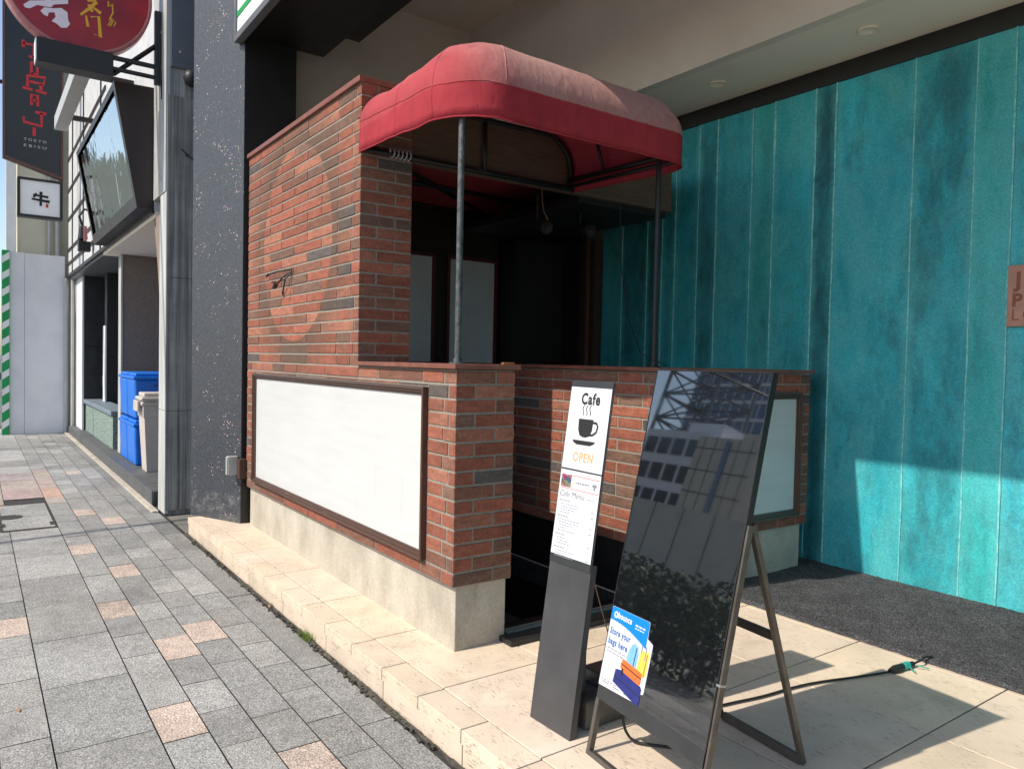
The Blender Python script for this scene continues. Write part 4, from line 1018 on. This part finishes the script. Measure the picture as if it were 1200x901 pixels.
    q = MB(); q.box(-10.35, -10.15, -.56, -.40, 2.98, 3.12); q.lathe([(.03, 0), (.07, .05), (.05, .22), (.02, .25)], 10, xf=Matrix.Translation((-10.25, -.50, 3.12))); q.build('lamp_body', M['iron'], s)
    q = MB(); q.tube([(-10.25, -.5, 3.36), (-10.22, -.55, 3.5), (-10.25, -.48, 3.62), (-10.25, -.37, 3.6)], .018, 8); q.build('arm', M['iron'], s)
    q = MB(); q.box(-10.14, -10.08, -.50, -.46, 3.12, 3.34); q.build('tag', M['signrim'], s)
    # bins
    def make_bin(lab):
        o = thing('storage_bin', lab, 'storage bin', (0, 0, 0), 'blue bins stacked on the ledge')
        q = MB(); v = []
        for (hx, hy, z) in ((.27, .30, 0), (.285, .315, .50)):
            v += [(-hx, -hy, z), (hx, -hy, z), (hx, hy, z), (-hx, hy, z)]
        q.add(v, [(3, 2, 1, 0), (4, 5, 6, 7)] + [(k_, (k_ + 1) % 4, 4 + (k_ + 1) % 4, 4 + k_) for k_ in range(4)])
        q.build('body', M['blue'], o, bevel=.03, seg=3)
        q = MB(); q.box(-.298, .298, -.328, .328, .495, .535); q.box(-.27, .27, -.30, .30, .535, .575); q.build('lid', M['blue'], o, bevel=.012, seg=3)
        q = MB(); q.box(.284, .293, -.09, .09, .40, .445); q.build('handle', M['stickernavy'], o, bevel=.004)
        return o
    def copy_tree(o, loc, lab):
        c = o.copy(); C.objects.link(c); c.location = loc; c['label'] = lab
        for ch in o.children:
            d = ch.copy(); C.objects.link(d); d.parent = c
        return c
    proto = make_bin('blue plastic bin, bottom of the stack nearest the marble wall, half behind the grey bin')
    for (x, z, lab) in ((-7.66, .60, 'blue plastic bin with lid, top of the stack nearest the marble wall'), (-8.27, 0.002, 'blue plastic bin, bottom of the stack farther along the shop ledge'), (-8.27, .60, 'blue plastic bin with lid, top of the stack farther along the shop ledge')):
        copy_tree(proto, (x, .09, z), lab)
    proto.location = (-7.66, .09, .002)
    s = thing('waste_bin', 'tall grey beige waste bin with lid in front of the stacked blue bins', 'waste bin', (-6.93, .02, 0))
    q = MB(); v = []
    for (hx, hy, z) in ((.15, .20, .002), (.185, .235, .66), (.190, .245, .665), (.195, .25, .86)):
        v += [(-6.93 - hx, .02 - hy, z), (-6.93 + hx, .02 - hy, z), (-6.93 + hx, .02 + hy, z), (-6.93 - hx, .02 + hy, z)]
    q.add(v, [(3, 2, 1, 0), (12, 13, 14, 15)] + [(4 * r + k_, 4 * r + (k_ + 1) % 4, 4 * r + 4 + (k_ + 1) % 4, 4 * r + 4 + k_) for r in range(3) for k_ in range(4)])
    q.build('body', M['bin'], s, bevel=.03, seg=3)
    q = MB(); q.box(-7.14, -6.72, -.25, .29, .80, .845); q.box(-7.145, -6.715, -.255, .295, .86, .905); q.box(-7.11, -6.75, -.22, .26, .905, .955); q.build('lid', M['bin'], s, bevel=.016, seg=3)
    q = MB(); q.box(-7.07, -6.79, -.285, -.256, .73, .86); q.build('handle', M['bin'], s, bevel=.01)
    # hoarding with safety post
    s = thing('hoarding', 'tall white site hoarding of flat sheets at the end of the pavement', 'hoarding', (-13.9, -.9, -.15))
    q = MB(); q.box(-13.95, -13.90, -1.31, -1.085, -.15, 3.28); q.build('sheet', M['hoarding'], s); q = MB(); q.box(-13.95, -13.90, -1.078, -.425, -.15, 3.27); q.build('sheet', M['hoarding'], s)
    s = thing('safety_post', 'green and white striped safety post at the hoarding edge', 'post', (-13.9, -1.38, -.15))
    q = MB(); q.box(-13.96, -13.86, -1.44, -1.315, -.15, 3.30); q.build('post', M['green'], s, bevel=.01)
    q = MB()
    for i in range(11):
        z = -.05 + i * .31; q.add([(-13.857, -1.435, z), (-13.857, -1.32, z + .09), (-13.857, -1.32, z + .22), (-13.857, -1.435, z + .13)], [(0, 1, 2, 3)])
        q.add([(-13.9, -1.442, z + .02), (-13.86, -1.442, z), (-13.86, -1.442, z + .13), (-13.9, -1.442, z + .15)], [(0, 1, 2, 3)])
    q.build('stripe', M['white'], s)
    # cream building behind
    s = thing('cream_building', 'narrow cream rendered building rising behind the white hoarding', 'building', (-16, -.5, 0))
    q = MB(); q.box(-18, -14.3, -1.18, .5, -.15, 8.5); q.build('wall', M['cream_wall'], s)
    q = MB(); q.box(-14.32, -14.22, -1.36, -1.20, -.15, 8.5); q.build('corner_column', M['white'], s)
    q = MB(); q.tube([(-14.24, -.52, 2.5), (-14.24, -.52, 8)], .05, 8); q.tube([(-14.24, -.66, 2.5), (-14.24, -.66, 8)], .03, 8); q.build('pipe', M['palesheet'], s)
    # far pale building up the street
    s = thing('distant_building', 'pale distant office block with dark window bands far up the street', 'building', (-60, -6, 0))
    q = MB(); q.box(-75, -58, -14.5, -1.8, -.4, 12.5); q.build('wall', M['cream_wall'], s)
    q = MB()
    for z in range(1, 8, 3):
        for y in range(8): q.box(-57.99, -57.9, -14 + 1.5 * y, -13.3 + 1.5 * y, z, z + 1.3)
    q.build('window', M['officeglass'], s)
    # black vertical sign
    s = thing('vertical_sign', 'tall black hanging sign with red stacked letters and a slanted lower edge', 'sign', (-12, -1, 4.3))
    def YZ(x): 
        m = Matrix.Identity(4); m.col[0] = Vector((0, 1, 0, 0)); m.col[1] = Vector((0, 0, 1, 0)); m.col[2] = Vector((1, 0, 0, 0)); m.translation = Vector((x, 0, 0)); return m
    P = YZ(-12.0)
    q = MB(); q.prism([(-1.44, 4.635), (-.645, 4.40), (-.645, 8.5), (-1.44, 8.5)], -.10, 0, xf=P); q.build('face', M['signblack'], s)
    q = MB(); q.prism([(-1.475, 4.608), (-.615, 4.352), (-.615, 4.40), (-1.475, 4.656)], -.12, .012, xf=P); q.prism([(-1.475, 4.657), (-1.441, 4.647), (-1.441, 8.5), (-1.475, 8.5)], -.12, .012, xf=P); q.prism([(-.644, 4.41), (-.615, 4.401), (-.615, 8.5), (-.644, 8.5)], -.12, .012, xf=P)
    q.build('frame', M['signbrown'], s)
    q = MB(); Z = .004; rw = .045
    q.ribbon([(-1.19, 6.58), (-1.19, 6.46)], rw, xf=P, z=Z); q.ribbon([(-1.19, 6.53), (-1.04, 6.53), (-1.04, 6.32)], rw, xf=P, z=Z); q.ribbon([(-1.11, 6.33), (-1.0, 6.33)], rw, xf=P, z=Z)
    q.ribbon([(-1.075, 6.06), (-.99, 6.06), (-.99, 6.25), (-1.075, 6.25), (-1.075, 6.04)], rw * .9, xf=P, z=Z)
    q.ribbon([(-1.13, 5.83), (-1.13, 6.01), (-.88, 6.03), (-.90, 5.91), (-1.10, 5.92)], rw, xf=P, z=Z); q.ribbon([(-.94, 5.91), (-.94, 5.80)], rw, xf=P, z=Z); q.ribbon([(-1.20, 5.80), (-1.06, 5.79)], rw, xf=P, z=Z); q.ribbon([(-1.01, 5.79), (-.86, 5.77)], rw, xf=P, z=Z)
    q.ribbon([(-1.075, 5.53), (-1.075, 5.71), (-.985, 5.71), (-.985, 5.53)], rw * .9, xf=P, z=Z); q.ribbon([(-1.07, 5.62), (-.99, 5.62)], rw * .9, xf=P, z=Z)
    q.ribbon([(-1.02, 5.43), (-.86, 5.43)], rw, xf=P, z=Z); q.ribbon([(-.93, 5.43), (-.93, 5.21), (-1.18, 5.24), (-1.18, 5.32)], rw, xf=P, z=Z); q.ribbon([(-1.035, 5.17), (-1.035, 5.03)], rw, xf=P, z=Z)
    q.build('red_lettering', M['inkred'], s)
    q = MB(); letters(q, 'T O K Y O', .062, P, (-1.18, 4.935), 'LEFT', z=.004, width=.32); letters(q, 'E B I S U', .062, P, (-1.18, 4.835), 'LEFT', z=.004, width=.32); q.build('pale_lettering', M['inkgrey'], s)
    # square white lantern sign with a brush character
    s = thing('square_sign', 'square white box sign with a black frame and one brush character', 'sign', (-12.05, -.94, 4.0))
    q = MB(); q.box(-12.2, -12.02, -1.23, -.66, 3.72, 4.29); q.build('panel', M['white'], s)
    q = MB()
    q.box(-12.22, -12.0, -1.27, -1.2305, 3.68, 4.33); q.box(-12.22, -12.0, -.6595, -.62, 3.68, 4.33); q.box(-12.22, -12.001, -1.23, -.66, 4.2905, 4.33); q.box(-12.22, -12.001, -1.23, -.66, 3.68, 3.7195)
    q.build('frame', M['blackpaint'], s)
    q = MB(); P2 = YZ(-12.015)
    q.ribbon([(-1.0, 4.085), (-1.04, 4.01)], .035, xf=P2); q.ribbon([(-1.05, 4.055), (-.83, 4.04)], [.03, .04], xf=P2, z=.0005); q.ribbon([(-1.07, 3.985), (-.81, 3.965)], [.03, .05], xf=P2, z=.001); q.ribbon([(-.935, 4.12), (-.94, 3.88)], [.045, .035], xf=P2, z=.0015)
    q.build('character', M['ink'], s)
    q = MB(); q.box(-12.016, -12.012, -.865, -.83, 3.865, 3.925); q.build('seal', M['inkred'], s)
    # red round sign
    s = thing('round_sign', 'big red round sign with white and yellow brush strokes on a black bracket box', 'sign', (-5.05, -1.07, 4.85))
    XD = Matrix.Translation((-5.16, -1.075, 4.80)) @ Matrix.Rotation(R(90), 4, 'Y')
    q = MB(); q.lathe([(.55, .0), (.60, .0), (.62, .02), (.62, .13), (.60, .15), (.57, .148)], 64, xf=XD); q.build('rim', M['signrim'], s, False)
    q = MB(); q.lathe([(.01, .1505), (.572, .1505), (.585, .1495)], 64, xf=XD); q.build('face', M['signred'], s)
    P3 = YZ(-5.007)
    q = MB(); q.poly([(-1.506, 4.494), (-1.459, 4.542), (-1.162, 4.634), (-1.162, 4.598), (-1.268, 4.563), (-1.303, 4.527), (-1.399, 4.52), (-1.459, 4.473), (-1.493, 4.473)], 0, xf=P3)
    q.poly([(-1.377, 4.476), (-1.347, 4.515), (-1.277, 4.525), (-1.215, 4.547), (-1.166, 4.521), (-1.161, 4.45), (-1.145, 4.424), (-1.17, 4.381), (-1.215, 4.369), (-1.25, 4.395), (-1.29, 4.409), (-1.259, 4.454), (-1.268, 4.492), (-1.312, 4.479), (-1.321, 4.441), (-1.351, 4.448)], .0006, xf=P3)
    q.ribbon([(-1.33, 4.75), (-1.32, 4.6), (-1.30, 4.53)], [.06, .05, .03], xf=P3, z=.0012); q.ribbon([(-1.5, 4.78), (-1.2, 4.82)], .05, xf=P3)
    q.build('white_strokes', M['inkwhite'], s)
    q = MB()
    q.ribbon([(-1.007, 4.669), (-.943, 4.693), (-.933, 4.68), (-.998, 4.599), (-1.062, 4.529)], [.015, .02, .03, .025, .02], xf=P3); q.ribbon([(-.998, 4.641), (-.966, 4.582)], .025, xf=P3, z=.0005); q.ribbon([(-.961, 4.625), (-.896, 4.587)], [.015, .035], xf=P3, z=.001)
    q.ribbon([(-1.019, 4.536), (-1.002, 4.437)], [.014, .026], xf=P3); q.ribbon([(-.979, 4.532), (-.914, 4.555), (-.90, 4.366), (-.951, 4.383)], [.012, .026, .03, .008], xf=P3)
    q.ribbon([(-.833, 4.717), (-.838, 4.663), (-.815, 4.683), (-.803, 4.713), (-.797, 4.622), (-.826, 4.548)], .012, xf=P3); q.ribbon([(-.802, 4.568), (-.838, 4.492), (-.82, 4.491), (-.79, 4.558), (-.772, 4.537), (-.79, 4.499)], .010, xf=P3)
    q.build('yellow_strokes', M['inkyellow'], s)
    q = MB(); q.box(-5.20, -5.0, -1.405, -.79, 4.03, 4.245); q.build('bracket_box', M['blackpaint'], s, bevel=.004)
    q = MB(); q.box(-5.19, -5.01, -1.414, -1.4055, 4.04, 4.235); q.build('end_cap', M['white'], s)
    q = MB()
    q.box(-5.06, -5.02, -.79, YF - .013, 4.20, 4.235); q.box(-5.06, -5.02, -.79, YF - .013, 4.10, 4.13); q.tube([(-5.04, -.79, 4.06), (-5.04, -.42, 4.42)], .022, 4); q.box(-5.07, -5.01, -.43, YF - .0125, 4.05, 4.75); q.build('arm', M['blackpaint'], s)
    q = MB(); q.tube([(-5.0, -.40, 4.5), (-4.99, -.39, 4.3), (-4.98, -.378, 4.1), (-4.97, -.376, 3.9)], .007, 6); q.build('cable', M['rubber'], s)
    # manhole
    s = thing('manhole_cover', 'paved square access cover with a dark iron rim in the pavement', 'manhole cover', (-5.4, -1.46, -.15))
    q = MB()
    for (xa, xb) in ((-6.09, -5.42), (-5.41, -4.80)): q.box(xa, xb, -1.66, -1.27, -.156, -.1505, 0, (.30, .30, .29) if xa < -6 else (.31, .31, .30))
    q.build('paving_inset', M['granite'], s)
    q = MB(); q.box(-4.795, -4.74, -1.68, -1.255, -.156, -.146); q.box(-6.10, -4.796, -1.269, -1.253, -.156, -.1475); q.box(-6.12, -6.092, -1.68, -1.253, -.156, -.146); q.box(-6.09, -4.796, -1.69, -1.661, -.156, -.147)
    q.box(-5.02, -4.90, -1.30, -1.255, -.156, -.144); q.box(-5.1, -4.97, -1.69, -1.64, -.156, -.144); q.build('rim', M['iron_cover'], s)
    q = MB(); q.lathe([(.01, .006), (.09, .006), (.11, .004), (.12, 0)], 18, xf=Matrix.Translation((-5.43, -1.60, -.1512))); q.build('lifting_eye', M['iron_cover'], s)
    # tuft and dry leaves
    q = MB(); rnd = random.Random(2)
    for i in range(130):
        a = rnd.uniform(0, 6.28); x = -.96 + rnd.gauss(0, .03); y = -.365 + rnd.gauss(0, .011); hh = rnd.uniform(.015, .05); dx, dy = math.cos(a) * hh * .7, math.sin(a) * hh * .7 - .004; w = .003
        q.add([(x - w, y, -.147), (x + w, y, -.147), (x + dx + w, y + dy, -.147 + hh * .7), (x + dx * 1.5, y + dy * 1.5, -.147 + hh)], [(0, 1, 2, 3)])
    tag(q.build('grass_tuft', M['grass']), 'small green weed tuft growing at the foot of the cream step', 'weed')
    for (x, y, z, lab) in ((-.81, -1.71, -.149, 'dry brown leaf lying on the grey paving'), (-1.58, -.372, -.135, 'dry leaf caught in the dirt strip at the far part of the cream step')):
        q = MB(); n = 6; v = []
        for i in range(n + 1):
            s_ = i / n; w = .006 * math.sin(math.pi * s_) + .0005
            v += [(x - .02 + .04 * s_, y - w, z + .004 * math.sin(5 * s_)), (x - .02 + .04 * s_, y + w, z + .005)]
        q.add(v, [(2 * i, 2 * i + 2, 2 * i + 3, 2 * i + 1) for i in range(n)]); tag(q.build('dry_leaf', M['dryleaf']), lab, 'leaf', 'dry leaves')
    # overhead cables whose shadows cross the pavement
    for (x, lab, r) in ((-5.15, 'overhead cable crossing the street, its shadow on the pavement by the manhole cover', .032), (-12.2, 'overhead cable crossing the street near the white hoarding', .035)):
        q = MB(); q.tube([(x + .62, -13., 6.1), (x + .3, -9, 5.9), (x - .05, -6.2, 5.85), (x - .25, -3.5, 5.9), (x - .45, -.37, 6.05)], r, 8); tag(q.build('overhead_cable', M['rubber'], None, True), lab, 'cable')
left_street()

# ------------------------------------------------------------------ across the street (seen in the dark glass)
def leaf_cloud(mb, centres, n, size, rnd):
    for (cx, cy, cz, rx, ry, rz) in centres:
        for _ in range(n):
            while True:
                a, b_, c = rnd.uniform(-1, 1), rnd.uniform(-1, 1), rnd.uniform(-1, 1)
                if .15 < a * a + b_ * b_ + c * c < 1: break
            p = Vector((cx + a * rx, cy + b_ * ry, cz + c * rz)); s = size * rnd.uniform(.6, 1.3)
            d = Vector((rnd.gauss(0, 1), rnd.gauss(0, 1), rnd.gauss(0, 1))).normalized(); e = d.orthogonal().normalized()
            e = Matrix.Rotation(rnd.uniform(0, 6.28), 3, d) @ e; f = d.cross(e)
            mb.add([p - e * s, p - f * s * .45, p + e * s, p + f * s * .45], [(0, 1, 2, 3)])
def across():
    rnd = random.Random(11)
    # hedge beds by the kerb
    for i, (xa, xb, lab) in enumerate(((-5.6, -3.7, 'leafy shrub bed at the kerb, the one reflected at the left of the dark glass'), (-3.65, -1.9, 'leafy shrub bed at the kerb, the one reflected at the right of the dark glass'))):
        s = thing('kerb_shrub', lab, 'shrub', ((xa + xb) / 2, -3.25, -.15), 'shrubs along the kerb')
        q = MB(); cs = []
        for k_ in range(7):
            x = xa + (xb - xa) * (k_ + .5) / 7; cs.append((x, -3.25 + rnd.uniform(-.1, .1), .30 + rnd.uniform(-.08, .15), .27, .42, .48))
        leaf_cloud(q, cs, 620, .042, rnd); q.build('foliage', M['leaf'], s)
        q = MB()
        for c in cs: q.tube([(c[0], c[1], -.15), (c[0] + .03, c[1], .3)], .012, 5)
        q.build('stem', M['bark'], s)
    # street tree that dapples the floor at the right of the picture
    s = thing('street_tree', 'thin street tree by the kerb that throws leaf shadows on the cream floor', 'tree', (2.3, -4.05, -.15))
    q = MB(); q.tube([(2.3, -4.05, -.15), (2.33, -4.03, 1.6), (2.3, -4.0, 3.0), (2.36, -3.9, 4.6)], [.07, .06, .05, .02], 10)
    br = [(2.0, -3.0, 4.2), (1.75, -2.85, 3.9), (2.7, -3.2, 4.6), (2.3, -3.1, 4.9), (2.9, -4.3, 4.4), (2.1, -4.6, 4.4), (1.95, -3.3, 3.7)]
    for p in br: q.tube([(2.31, -4.0, 2.9), ((2.31 + p[0]) / 2, (-4 + p[1]) / 2, (2.9 + p[2]) / 2 + .15), p], [.03, .018, .006], 6)
    q.build('trunk', M['bark'], s, True)
    q = MB(); leaf_cloud(q, [(p[0], p[1], p[2], .26, .26, .22) for p in br], 60, .05, rnd); q.build('crown', M['leaf'], s)
    # buildings
    s = thing('office_building', 'pale square office block with dark windows, reflected in the dark glass', 'building', (-34, -30, 0))
    q = MB(); q.box(-39.5, -33.2, -34, -25, -.4, 9.7); q.box(-38, -34.5, -31, -27, 9.7, 11.0); q.build('wall', M['officewall'], s)
    q = MB()
    for fl in range(5):
        z = 1.2 + fl * 1.72
        for k_ in range(4):
            x = -39.1 + k_ * 1.5; q.box(x, x + 1.15, -25.0, -24.95, z, z + 1.1)
        for k_ in range(5): q.box(-33.22, -33.15, -33.4 + k_ * 1.7, -32.6 + k_ * 1.7, z + .2, z + .9)
    q.build('window', M['officeglass'], s)
    s = thing('stone_building', 'beige stone clad block with dark joints, reflected in the dark glass', 'building', (-24, -30, 0))
    q = MB(); q.box(-31, -26.2, -33, -23, -.4, 8.8); q.box(-30, -27, -31, -25, 8.8, 9.8); q.build('wall', M['officebeige'], s)
    q = MB(); q.box(-28.5, -28.15, -23.0, -22.9, 1, 8.6); q.build('window_strip', M['towerglass'], s)
    q = MB()
    for k_ in range(7): q.box(-31, -26.2, -23.02, -22.98, .6 + 1.25 * k_, .66 + 1.25 * k_)
    for k_ in range(5): q.box(-30.4 + .95 * k_, -30.36 + .95 * k_, -23.021, -22.979, -.4, 8.8)
    q.build('joint', M['strip'], s)
    s = thing('glass_tower', 'tall blue glass office tower far off, reflected in the dark glass', 'building', (-60, -55, 0))
    q = MB(); q.box(-70, -52, -62, -48, -.4, 34); q.build('wall', M['towerglass'], s)
    q = MB()
    for k_ in range(17): q.box(-70.05, -51.95, -48.05, -47.9, 1 + 2 * k_, 1.35 + 2 * k_)
    for k_ in range(12): q.box(-70 + 1.5 * k_, -69.85 + 1.5 * k_, -48.04, -47.91, -.4, 34)
    q.build('mullion', M['officewall'], s)
    s = thing('lattice_mast', 'steel lattice mast behind the roofs, reflected at the top of the dark glass', 'mast', (-43, -31, -.4))
    q = MB(); cs = [(-46.5, -33.), (-40.2, -33.), (-40.2, -29.6), (-46.5, -29.6)]
    for (x, y) in cs: q.tube([(x, y, -.4), (x, y, 30)], .16, 5)
    for z in range(2, 28, 2):
        for k_ in range(4):
            a = cs[k_]; b_ = cs[(k_ + 1) % 4]; q.tube([(*a, z + .2), (*b_, z + 2.2)], .09, 4); q.tube([(*b_, z + .2), (*a, z + 2.2)], .09, 4); q.tube([(*a, z + 2.2), (*b_, z + 2.2)], .09, 4)
    q.build('lattice', M['greysheet'], s)
    s = thing('site_wall', 'plain olive concrete wall along the far pavement, reflected in the dark glass', 'wall', (-20, -17, 0))
    q = MB(); q.box(-48, -14, -17.2, -17, -.15, 3.7); q.build('panel', M['officebeige'], s)
    q = MB()
    for k_ in range(17): q.box(-48 + 2 * k_, -47.95 + 2 * k_, -16.999, -16.98, -.15, 3.7)
    q.build('joint', M['strip'], s)
across()

# ------------------------------------------------------------------ light, sky, camera
sc = bpy.context.scene
v = Vector((.115, 1.0, -1.01)).normalized()
sun = bpy.data.lights.new('sun', 'SUN'); sun.energy = 3.75; sun.angle = R(.53); sun.color = (1, .92, .79)
so = bpy.data.objects.new('sun', sun); C.objects.link(so); so.rotation_euler = v.to_track_quat('-Z', 'Y').to_euler(); so.location = (0, -20, 20)
w = bpy.data.worlds.new('World'); sc.world = w; w.use_nodes = True
nt = w.node_tree; bg = nt.nodes['Background']
sky = nt.nodes.new('ShaderNodeTexSky'); sky.sky_type = 'NISHITA'; sky.sun_disc = False
sky.sun_elevation = math.asin(-v.z); sky.sun_rotation = math.atan2(-v.x, -v.y); sky.air_density = 1.0; sky.dust_density = 1.2; sky.ozone_density = 1.0
nt.links.new(sky.outputs[0], bg.inputs[0]); bg.inputs[1].default_value = .15
cam = bpy.data.cameras.new('camera'); co = bpy.data.objects.new('camera', cam); C.objects.link(co)
F = 880.899
yaw, pit, rol = R(54.35238), R(-1.75364), R(1.17741)
fwd = Vector((-math.sin(yaw) * math.cos(pit), math.cos(yaw) * math.cos(pit), math.sin(pit)))
rt = fwd.cross(Vector((0, 0, 1))).normalized(); up = rt.cross(fwd)
r2 = rt * math.cos(rol) + up * math.sin(rol); u2 = -rt * math.sin(rol) + up * math.cos(rol)
m = Matrix.Identity(4)
for i in range(3): m[i][0] = r2[i]; m[i][1] = u2[i]; m[i][2] = -fwd[i]
m.translation = Vector((3.063, -1.870, 1.420)); co.matrix_world = m
cam.sensor_width = 36; cam.lens = F / 1200 * 36; cam.clip_start = .05; cam.clip_end = 2000
sc.camera = co
sc.view_settings.view_transform = 'Standard'; sc.view_settings.look = 'None'; sc.view_settings.gamma = 1; sc.view_settings.exposure = .44
sc.render.engine = 'CYCLES'; sc.cycles.max_bounces = 8; sc.cycles.diffuse_bounces = 5; sc.cycles.use_denoising = True
